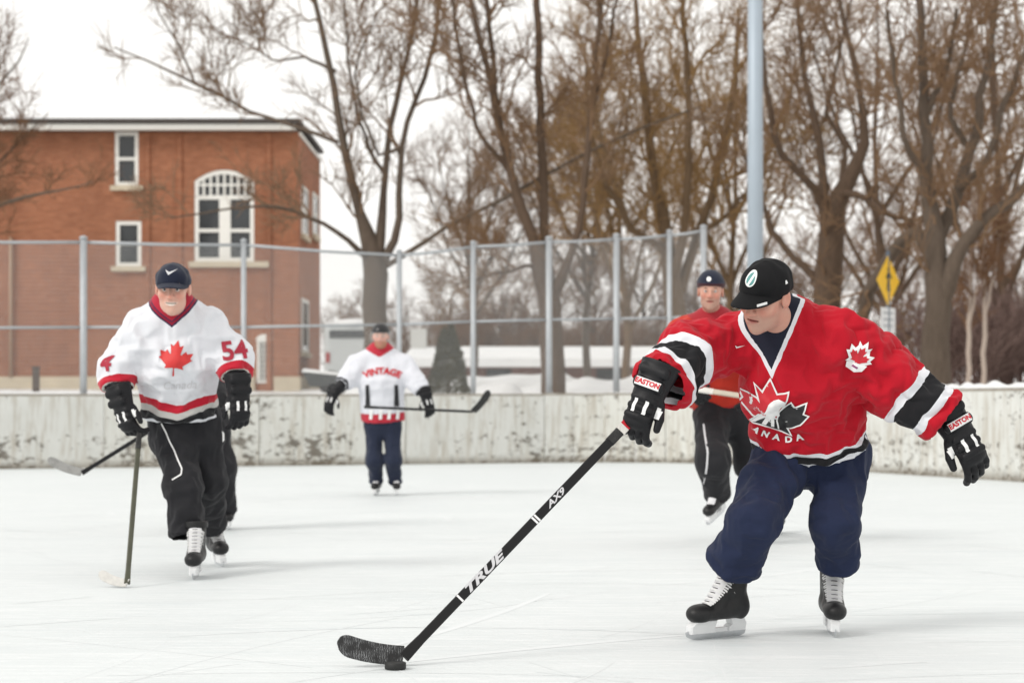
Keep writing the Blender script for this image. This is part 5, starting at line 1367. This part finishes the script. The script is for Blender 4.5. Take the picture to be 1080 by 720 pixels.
# navy collar standing up round the neck
ncl = fabric("navy_collar_cloth", (.012, .014, .028)); na = unit(P(808, 312, 7.66) - P(834, 346, 7.84) + A(0, .10, 0)); nb1 = np.array(P(834, 343, 7.84))
ring = etube(nb1 - na * .05, nb1 + na * .045, S1['lat'], (.092, .086), (.080, .080), True, True)
V, Q = mesh_sdf(lambda p: np.maximum(ring(p), -(ring(p) + .012)) + .002 * waves(p, .05, 9), nb1 - .2, nb1 + .2, .005); mesh_obj("collar", V, Q, ncl, p1)
# crest, lettering, sleeve badge
oc = P(821.5, 435, 7.72); xa, ya = A(1, .0, 0), A(0, -.15, 1)
def cz(pl): return [((x - 440) / 1500.0, (270 - y) / 1500.0) for x, y in pl]
c_leaf = cz([(403, 104), (440, 186), (497, 168), (488, 226), (470, 300), (440, 372), (330, 332), (256, 246), (270, 226), (250, 182), (296, 196), (330, 214), (352, 244), (340, 190), (322, 134), (366, 184)])
c_black = cz([(520, 232), (543, 262), (604, 234), (590, 298), (618, 308), (580, 362), (516, 396), (540, 436), (480, 412), (462, 350), (470, 296)])
c_base = cz([(318, 378), (360, 330), (470, 345), (480, 414), (410, 392)])
c_skater = cz([(425, 216), (450, 206), (486, 222), (492, 246), (470, 268), (462, 290), (472, 318), (464, 330), (448, 318), (440, 340), (446, 392), (428, 390), (418, 342), (400, 386), (380, 384), (396, 336), (346, 376), (318, 380), (356, 334), (384, 290), (396, 248)])
decal("crest_outline", poly_bm([grow(c_leaf, .0065)]), M_printw, j1, jb1, oc, xa, ya, .0050, .006); decal("crest_leaf", poly_bm([c_leaf]), M_printr, j1, jb1, oc, xa, ya, .0062, .006)
decal("crest_base_outline", poly_bm([grow(c_base, .006)]), M_printw, j1, jb1, oc, xa, ya, .0074, .006); decal("crest_base", poly_bm([c_base]), M_printk, j1, jb1, oc, xa, ya, .0086, .006)
decal("crest_black_leaf_outline", poly_bm([grow(c_black, .006)]), M_printw, j1, jb1, oc, xa, ya, .0090, .006); decal("crest_black_leaf", poly_bm([c_black]), M_printk, j1, jb1, oc, xa, ya, .0102, .006)
decal("crest_skater", poly_bm([c_skater]), M_printw, j1, jb1, oc, xa, ya, .0114, .006)
for ch, lx_, ly_, ang_ in (("C", 305, 402, -38), ("A", 352, 432, -28), ("N", 408, 454, -16), ("A", 470, 468, -6), ("D", 536, 472, 6), ("A", 596, 456, 22)):
    t = text_bm(ch, .036, bold=.0016); t.transform(Matrix.Translation((*cz([(lx_, ly_)])[0], 0)) @ Matrix.Rotation(math.radians(ang_), 4, 'Z'))
    decal("crest_letter", t, M_printw, j1, jb1, oc, xa, ya, .0060, .006)
oc2 = P(905, 376, 7.75); xb, yb = A(.78, .05, -.5), A(.5, -.3, .8)
lf = scaled(LEAF, .088, -.009, .014)
sh_ = [(x * .86, y * .86) for x, y in ((-.045, -.030), (.0, -.012), (.045, .000), (.040, -.034), (.012, -.056), (-.03, -.058))]
decal("sleeve_badge_edge", poly_bm([grow(lf, .010)]), M_printw, j1, jb1, oc2, xb, yb, 0.0060, .006); decal("sleeve_badge_leaf", poly_bm([lf]), M_printr, j1, jb1, oc2, xb, yb, 0.0072, .006); decal("sleeve_badge_shield", poly_bm([sh_]), M_printw, j1, jb1, oc2, xb, yb, 0.0082, .006)
decal("sleeve_badge_mark", poly_bm([scaled([(-.012, -.005), (.012, -.002), (.012, .006), (-.010, .004)], 1, .0, -.028)]), simple("purple_print", (.25, .05, .16), .6), j1, jb1, oc2, xb, yb, 0.0092, .006)
oc3 = P(744, 330, 7.62); xb3, yb3 = A(.8, -.3, .45), A(-.3, -.5, .8)
decal("sleeve_badge_edge", poly_bm([grow(lf, .010)]), M_printw, j1, jb1, oc3, xb3, yb3, 0.0060, .006); decal("sleeve_badge_leaf", poly_bm([lf]), M_printr, j1, jb1, oc3, xb3, yb3, 0.0072, .006); decal("sleeve_badge_shield", poly_bm([sh_]), M_printw, j1, jb1, oc3, xb3, yb3, 0.0082, .006)
sw = [(-.020, .006), (-.012, -.006), (.022, .008), (-.008, .001)]
decal("chest_mark", poly_bm([sw]), M_printw, j1, jb1, P(786, 371, 7.7), A(1, .1, -.05), A(0, -.2, 1), 0.0060, .006)
glove(p1, P(683, 419, 7.61), (-.40, -.12, -.91), (-.30, -.90, .30), True, .0042, curl=(.55, .75, .5), thumb=(.80, .35, .05), text=("EASTON", -1), size=1.16)
glove(p1, P(1012, 458, 7.80), (.50, -.12, -.85), (.18, -.97, .16), False, .0042, curl=(.40, .55, .45), thumb=(.85, .42, -.1), text=("EASTON", -1), size=1.16)
skate(p1, P(757, 673, 8.00) * A(1, 1, 0), (-.78, -.62, 0), (.20, .05, 1), .0055, k=1.10)
skate(p1, P(876, 668, 8.14) * A(1, 1, 0), (-.05, -1, .0), (.06, 0, 1), .0055, k=1.08)
st1, ax1, nr1, sd1 = stick("hockey_stick", "long black stick with white lettering held by the red jersey player", P(664, 444, 7.62), P(425, 697, 7.12) * A(1, 1, 0) + A(0, 0, .030), P(356, 676, 7.06) * A(1, 1, 0) + A(0, 0, .072), A(.15, -1, .25), (M_shaft, M_tape, M_ktape), w=.0172, t=.011, blade_h=.080, curve=-.02)
def shaft_text(txt, at_px, D, size, parent, bold=.001, sx=1.3):
    bm = text_bm(txt, size, shear=.35, bold=bold); a0 = np.asarray(P(664, 444, 7.62)); tpos = (np.asarray(P(*at_px, D)) - a0) @ ax1; c = a0 + ax1 * tpos + nr1 * .0118
    V = [c - ax1 * v.co.x * sx + np.cross(nr1, -ax1) * v.co.y for v in bm.verts]; bm.verts.index_update(); Fc = [tuple(v.index for v in f.verts) for f in bm.faces]; bm.free(); mesh_obj("lettering", V, Fc, M_printg, parent, False)
MB().obox(np.asarray(P(664, 444, 7.62)) + ax1 * .035, np.asarray(P(664, 444, 7.62)) + ax1 * .062, sd1, .021, .0145).build("white_ring", M_wtape, st1)
MB().obox(np.asarray(P(664, 444, 7.62)) + ax1 * .018, np.asarray(P(664, 444, 7.62)) + ax1 * .0345, sd1, .0205, .014).build("red_ring", M_printr, st1)
shaft_text("TRUE", (512, 604), 7.25, .040, st1, sx=2.1, bold=.0016); shaft_text("AX9", (590, 520), 7.38, .032, st1, sx=1.5)
for px, py in ((571, 541), (574, 538), (482, 637)): c = np.asarray(P(664, 444, 7.62)); tt = (np.asarray(P(px, py, 7.3)) - c) @ ax1; c = c + ax1 * tt; MB().obox(c - ax1 * .004 + nr1 * .0112, c + ax1 * .004 + nr1 * .0112, sd1, .016, .001).build("stripe", M_printw, st1)

# ---- white jersey player at left
p2 = person("smiling player in white jersey with red maple leaf and number 54 sleeves", (*P(195, 0, 11.1)[:2], 0)); H2 = .022
MAR = (.30, .010, .030)
w_mat = fabric("white_jersey_cloth", WHT, [('a_slR', .015, .065, (.46, .012, .03)), ('a_slL', .015, .065, (.46, .012, .03)), ('a_slR', -.1, .015, (.52, .5, .47)), ('a_slL', -.1, .015, (.52, .5, .47)),
    ('a_hemv', -1, .035, WHT), ('a_hemv', .035, .085, BLK), ('a_hemv', .085, .120, (.50, .49, .47)), ('a_hemv', .120, .165, (.46, .012, .03)), ('a_neck', -.024, .0, (.26, .010, .03)), ('a_neck', -.026, -.018, (.03, .02, .06)), ('a_neck', -.006, .001, (.03, .02, .06)), ('a_neck', .0, 9.5, (.40, .018, .04))])
S2 = dict(hem=P(190, 440, 11.18), chest=P(186, 378, 11.0), neck=P(182.5, 323, 10.92), lat=A(1, .05, .05), hem_n=unit(A(.0, -.24, .95)), wh=(.215, .16), wc=(.205, .155), wn=(.105, .09), ridge=.012, shR=P(152, 348, 10.95), elR=P(124, 385, 10.95), wrR=P(125, 410, 10.90), shL=P(216, 346, 10.98), elL=P(245, 374, 10.98), wrL=P(249, 398, 10.92), srR=(.116, .098, .086), srL=(.116, .098, .082), hempin=.2, folds=[(A(.85, 0, .5), .8), (A(.85, 0, -.5), .8)])
j2, jb2, fr2 = jersey(p2, S2, w_mat, H2, stretch=1.12, iters=70, seed=8, vneck=.040, nr=.066)
blk_mat = fabric("black_warm_up_trousers", (.018, .018, .021), sheen=.05)
PS2 = dict(lat=A(1, .1, 0), waist=P(193, 420, 11.2), crotch=P(195, 458, 11.2), ww=(.19, .14), wcr=(.20, .15), hipR=P(184, 450, 11.15), kneeR=P(193, 510, 10.98), ankR=P(199, 567, 10.92), hipL=P(211, 448, 11.2), kneeL=P(219, 505, 11.2), ankL=P(221, 554, 11.55), lrR=(.112, .096, .098), lrL=(.11, .094, .094), hempin=.9)
t2_, tb2 = pants(p2, PS2, blk_mat, H2, seed=9, stretch=1.09)
for pl in ([(164, 447), (181, 478), (190, 494), (190, 500), (178, 507)], [(226, 455), (227, 470), (231, 483)]):
    pts = []
    for (xa_, ya_), (xb_, yb_) in zip(pl[:-1], pl[1:]):
        for k in range(6): pts.append((xa_ + (xb_ - xa_) * k / 6, ya_ + (yb_ - ya_) * k / 6))
    c0 = np.asarray(P(190, 480, 10.85)); poly = []; loc2 = [((x - 190) / F * 10.9, -(y - 480) / F * 10.9) for x, y in pts]
    for a, b in zip(loc2[:-1], loc2[1:]):
        d = np.array(b) - np.array(a); d = d / np.linalg.norm(d); n_ = np.array([-d[1], d[0]]) * .004; poly.append([tuple(np.array(a) - n_), tuple(np.array(b) - n_), tuple(np.array(b) + n_), tuple(np.array(a) + n_)])
    decal("white_piping", poly_bm(poly), M_printw, t2_, tb2, c0, A(1, 0, 0), A(0, 0, 1), .006, .03, .3)
c2, R2, b2 = head(p2, P(182.5, 304, 10.80), (.04, -.97, -.20), (.02, -.20, .97), P(183, 334, 10.92), .0048, k=1.10, smile=True, hair=(.12, .10, .085), stubble=.06, skin=(.68, .42, .33))
cp2, cb2, W2 = cap(p2, c2, R2, fabric("navy_cap_cloth", (.010, .014, .032)), .0055, brim_len=.066, k=1.13, droop=.016)
decal("cap_mark", poly_bm([[(-.03, .012), (-.012, -.014), (.035, .016), (-.008, .002)]]), M_printg, cp2, cb2, W2((0, .09, .088)), -R2[:, 0], R2[:, 2], .002, .008, .12)
decal("chest_leaf", poly_bm([scaled(LEAF, .195, 0, 0, -.14)]), simple("bright_red_print", (.60, .03, .03), .6, var=.15, scale=30), j2, jb2, P(184, 378, 10.8), A(1, 0, 0), A(0, -.1, 1), .006, .01, .35)
t = text_bm("Canada", .062, shear=.3); decal("faint_script", t, M_printg, j2, jb2, P(186, 408, 10.8), A(1, 0, .04), A(0, -.1, 1), .004, .02, .35)
M_num = simple("dark_red_number_print", (.36, .012, .035), .6)
decal("sleeve_number", text_bm("54", .145, bold=.004), M_num, j2, jb2, P(251, 369, 10.80), A(.92, .35, .12), A(-.12, 0, 1), .006, .01, .20)
decal("sleeve_number", text_bm("4", .120, bold=.004), M_num, j2, jb2, P(112, 384, 10.84), A(.58, -.81, .1), A(.1, 0, 1), .007, .008, .15)
glove(p2, P(131, 431, 10.86), (.28, -.10, -.95), (-.55, -.80, .1), True, .006, curl=(.6, .8, .6), thumb=(.8, .4, .1), size=1.12)
glove(p2, P(252, 420, 10.88), (.08, -.12, -.98), (.45, -.87, .1), False, .006, curl=(.55, .75, .6), thumb=(.8, .4, -.1), size=1.12)
skate(p2, P(207, 609, 10.79) * A(1, 1, 0), (.05, -1, 0), (-.03, 0, 1), .0065, k=1.12); skate(p2, P(231, 596, 11.62) * A(1, 1, 0), (.30, -.95, 0), (-.10, 0, 1), .0065, k=1.14)
stick("hockey_stick", "upright worn stick with white taped blade held by the number 54 player", P(147, 456, 10.85), P(134, 620, 10.18) * A(1, 1, 0) + A(0, 0, .02), P(104, 618, 10.25) * A(1, 1, 0) + A(0, 0, .045), A(.4, -1, 0), (M_olive, M_wtb, M_ktape), w=.0125, t=.009, blade_h=.055)

# ---- far player with helmet
p3 = person("far player in white jersey with red arched lettering and black helmet, arms spread", (*P(404, 0, 20.8)[:2], 0)); H3 = .024
w3 = fabric("white_far_jersey_cloth", (.68, .69, .74), [('a_hem', -1, .10, (.46, .03, .05)), ('a_neck', -.02, 9.5, (.45, .03, .05))])
S3 = dict(hem=P(404, 443, 20.8), chest=P(402, 400, 20.72), neck=P(401, 370, 20.7), lat=A(1, 0, 0), wh=(.225, .16), wc=(.235, .16), shR=P(377, 384, 20.7), elR=P(366, 399, 20.65), wrR=P(361, 404, 20.6), shL=P(426, 384, 20.7), elL=P(440, 403, 20.65), wrL=P(446, 413, 20.6), srR=(.115, .10, .085), srL=(.115, .10, .085))
j3, jb3, fr3 = jersey(p3, S3, w3, H3, stretch=1.04, iters=50, seed=14, vneck=.030, nr=.068)
t = text_bm("VINTAGE", .095, bold=.004); grid_cut(t, .03); arch(t, .42)
decal("chest_lettering", t, M_printr, j3, jb3, P(402, 391, 20.4), A(1, 0, 0), A(0, 0, 1), .009, .015, .4)
for sx in (-1, 1): decal("side_panel", poly_bm([[(-.026, -.11), (.026, -.11), (.018, .11), (-.018, .11)]]), M_printk, j3, jb3, P(401.5 + sx * 15.5, 417, 20.4), A(1, 0, 0), A(0, 0, 1), .009, .015, .4)
for px in (389.5, 400, 409, 418): decal("hem_stripe", poly_bm([[(-.02, -.06), (.012, -.06), (.022, .04), (-.012, .04)]]), M_printw, j3, jb3, P(px, 436, 20.4), A(1, 0, 0), A(0, 0, 1), .010, .015, .4)
pants(p3, dict(lat=A(1, 0, 0), waist=P(404, 432, 20.8), crotch=P(404, 446, 20.8), ww=(.18, .13), wcr=(.19, .14), hipR=P(394, 450, 20.8), kneeR=P(395, 484, 20.72), ankR=P(397, 510, 20.85), hipL=P(414, 450, 20.8), kneeL=P(415, 484, 20.72), ankL=P(417, 510, 20.85), lrR=(.093, .080, .072), lrL=(.093, .080, .072)), fabric("dark_navy_trousers", (.016, .022, .045)), H3, seed=15)
c3, R3, b3 = head(p3, P(401.5, 355, 20.62), (0, -1, -.05), (0, 0, 1), P(401, 374, 20.7), .0085, beard=((.34, .14, .07), .75))
fh = ellip((0, -.012, .045), (.098, .122, .100)); V, Q = mesh_sdf(lambda w: smax(fh((w - c3) @ R3), .040 + .5 * np.maximum(-(((w - c3) @ R3)[:, 1]), 0) * -.6 - ((w - c3) @ R3)[:, 2], .01), c3 - .2, c3 + .22, .009); hl = mesh_obj("helmet", V, Q, simple("black_helmet_plastic", (.012, .012, .014), .3), p3)
mg, ntg, bg_ = newmat("clear_visor"); bg_.inputs['Base Color'].default_value = (.9, .92, .93, 1); bg_.inputs['Alpha'].default_value = .10; bg_.inputs['Roughness'].default_value = .15
VV = [c3 + R3 @ A(.115 * math.sin(a), .03 + .105 * math.cos(a), z) for z in (.05, -.045) for a in np.linspace(-1.5, 1.5, 15)]; mesh_obj("visor", VV, [(i, i + 1, i + 16, i + 15) for i in range(14)], mg, hl)
for e_, w_, g_, bk, rt in ((S3['wrR'], P(350, 419, 20.55), P(346, 430, 20.5), (-.3, -.9, .2), True), (S3['wrL'], P(450.5, 421, 20.55), P(455, 436, 20.5), (.3, -.9, .2), False)):
    V, Q = mesh_sdf(rcone(np.asarray(e_) + (np.asarray(w_) - np.asarray(e_)) * -.6, w_, .062, .05), np.minimum(e_, w_) - .2, np.maximum(e_, w_) + .2, .014); mesh_obj("undershirt_sleeve", V, Q, M_blackc, p3)
    glove(p3, np.asarray(w_), np.asarray(g_) - np.asarray(w_), bk, rt, .009, curl=(.5, .6, .5), size=1.1)
skate(p3, P(397, 522, 20.8) * A(1, 1, 0), (-.1, -1, 0), (0, 0, 1), .010, detail=False, white_toe=True); skate(p3, P(418, 522, 20.8) * A(1, 1, 0), (.1, -1, 0), (0, 0, 1), .010, detail=False, white_toe=True)
stick("hockey_stick", "black stick held level across the far helmeted player", P(384, 429, 20.35), P(500, 434, 20.3), P(518, 414, 20.2), A(0, -.3, 1), (M_shaft, M_ktape, M_ktape), w=.016, t=.011, blade_h=.075)

# ---- orange-red player behind the front one
p4 = person("player in orange-red jersey and dark knit hat partly hidden by the front player", (*P(770, 0, 13.5)[:2], 0)); H4 = .023
S4 = dict(hem=P(764, 422, 13.5), chest=P(757, 375, 13.38), neck=P(752, 338, 13.3), lat=A(1, .1, -.03), wh=(.24, .17), wc=(.23, .16), shR=P(722, 352, 13.3), elR=P(708, 388, 13.2), wrR=P(722, 407, 13.0), shL=P(784, 350, 13.35), elL=P(802, 388, 13.3), wrL=P(800, 415, 13.0), srR=(.12, .11, .09), srL=(.12, .11, .09))
j4, jb4, fr4 = jersey(p4, S4, fabric("orange_red_jersey_cloth", ORG, [('a_neck', -.015, 9.5, (.35, .02, .03)), ('a_hem', -1, .03, (.40, .02, .02))]), H4, stretch=1.05, iters=50, seed=18, vneck=.05, nr=.072)
t4_, tb4 = pants(p4, dict(lat=A(1, .1, 0), waist=P(764, 410, 13.5), crotch=P(766, 440, 13.5), ww=(.19, .14), wcr=(.20, .15), hipR=P(750, 432, 13.45), kneeR=P(752, 484, 13.1), ankR=P(757, 524, 13.35), hipL=P(782, 432, 13.5), kneeL=P(792, 488, 13.5), ankL=P(814, 545, 14.4), lrR=(.12, .105, .085), lrL=(.12, .10, .085)), blk_mat, H4, seed=19)
decal("white_piping", poly_bm([[(-.006, -.33), (.006, -.33), (.030, .0), (.018, .0)], [(.018, 0), (.030, 0), (.02, .3), (.010, .3)]]), M_printg, t4_, tb4, P(744, 478, 12.9), A(1, 0, 0), A(0, 0, 1), .006, .04, .3)
c4_, R4, b4 = head(p4, P(749.5, 307, 13.2), (-.12, -.98, -.12), (.02, -.1, 1), P(752, 341, 13.3), .0055, stubble=.35, skin=(.58, .33, .25))
fk = ellip((0, -.012, .045), (.091, .110, .098))
def knit(w):
    p = (w - c4_) @ R4; d = fk(p) - .004 * (p[:, 2] < .06); return smax(d - .0015 * np.sin(np.arctan2(p[:, 0], p[:, 1]) * 40), .026 + .15 * p[:, 1] - p[:, 2], .008)
V, Q = mesh_sdf(knit, c4_ - .2, c4_ + .22, .0055); z4 = ((V - c4_) @ R4)[:, 2]
kn = mesh_obj("knit_hat", V, Q, fabric("navy_knit", (.014, .018, .036), [('a_z', -1, .056, (.045, .014, .020))], bmp=.6), p4, attrs={'a_z': z4})
decal("hat_badge", poly_bm([[(.016 * math.cos(t), .016 * math.sin(t)) for t in np.linspace(0, 6.28, 14, endpoint=False)]]), M_printw, kn, bvh_of(V, Q), c4_ + R4 @ A(.012, .09, .085), -R4[:, 0], R4[:, 2], .003, .01, .12)
glove(p4, P(727, 405, 12.98), (.5, -.5, -.7), (-.5, -.8, .3), True, .007, curl=(.6, .8, .6), size=1.05); glove(p4, P(798, 416, 12.98), (-.5, -.5, -.6), (.5, -.8, .3), False, .007, curl=(.6, .8, .6), size=1.05)
skate(p4, P(756, 546, 13.3), (-.45, -.75, -.30), (-.1, -.25, 1), .007, detail=False); skate(p4, P(820, 561, 14.6) * A(1, 1, 0), (-.1, -1, 0), (.1, 0, 1), .007, detail=False)
stick("hockey_stick", "stick with white taped end held by the orange-red jersey player", P(733, 410, 12.80), P(905, 436, 12.5) , P(930, 425, 12.4), A(0, -1, .3), (simple("pale_stick_shaft", (.50, .44, .36), .5, var=.3, scale=10), M_wtb, M_wtape))

# ---- player hidden behind number 54
p5 = person("player in black mostly hidden behind the white jersey player at left", (*P(215, 0, 15.0)[:2], 0)); H5 = .026
k5 = fabric("black_hidden_jersey_cloth", (.02, .02, .023))
jersey(p5, dict(hem=P(206, 436, 14.95), chest=P(199, 382, 14.9), neck=P(194, 347, 14.85), lat=A(1, 0, 0), wh=(.22, .16), wc=(.22, .155), shR=P(172, 360, 14.85), elR=P(168, 395, 14.8), wrR=P(166, 430, 14.5), shL=P(218, 360, 14.85), elL=P(228, 394, 14.8), wrL=P(226, 424, 14.6), srR=(.11, .10, .085), srL=(.11, .10, .085)), k5, H5, stretch=1.04, iters=40, seed=23)
pants(p5, dict(lat=A(1, 0, 0), waist=P(212, 424, 14.95), crotch=P(213, 452, 14.95), ww=(.18, .13), wcr=(.19, .14), hipR=P(202, 446, 14.95), kneeR=P(203, 495, 14.85), ankR=P(206, 545, 15.0), hipL=P(225, 446, 14.95), kneeL=P(234, 490, 14.85), ankL=P(238, 543, 15.0), lrR=(.11, .095, .08), lrL=(.115, .10, .08)), blk_mat, H5, seed=24)
c5, R5, b5 = head(p5, P(190, 325, 14.7), (-.2, -1, -.1), (0, 0, 1), P(194, 350, 14.85), .008); cap(p5, c5, R5, capk, .008)
glove(p5, P(166, 432, 14.5), (-.3, -.3, -.8), (-.5, -.8, .2), True, .009, curl=(.6, .8, .6)); glove(p5, P(224, 428, 14.55), (-.6, -.4, -.5), (.4, -.9, .2), False, .009, curl=(.6, .8, .6))
skate(p5, P(206, 558, 15.02) * A(1, 1, 0), (-.1, -1, 0), (0, 0, 1), .010, detail=False); skate(p5, P(241, 558, 15.02) * A(1, 1, 0), (.1, -1, 0), (0, 0, 1), .010, detail=False)
stick("hockey_stick", "dark stick with raised pale blade poking out left of the white jersey player", P(192, 433, 14.4), P(86, 499, 13.9), P(49, 488, 13.9), A(.3, -1, .2), (M_shaft, tape_mat("worn_grey_tape", (.30, .30, .29), (.06, .06, .06)), M_ktape), w=.014)

# puck against the front player's blade
pk = P(417, 706, 7.04); ring_ = [(pk[0] + .038 * math.cos(a), pk[1] + .038 * math.sin(a)) for a in np.linspace(0, 2 * math.pi, 28, endpoint=False)]
m = MB(); n = 28; V = []
for z, sc_ in ((.002, .95), (.004, 1), (.0235, 1), (.0255, .95)): V += [(pk[0] + (x - pk[0]) * sc_, pk[1] + (y - pk[1]) * sc_, z) for x, y in ring_]
m.add(V, [tuple(range(n - 1, -1, -1)), tuple(range(3 * n, 4 * n))] + [(r * n + i, r * n + (i + 1) % n, (r + 1) * n + (i + 1) % n, (r + 1) * n + i) for r in range(3) for i in range(n)])
tag(m.build("puck", simple("black_rubber_puck", (.012, .012, .012), .6), None, True, loc=tuple(pk * A(1, 1, 0))), "black puck on the ice against the near stick blade", "puck")
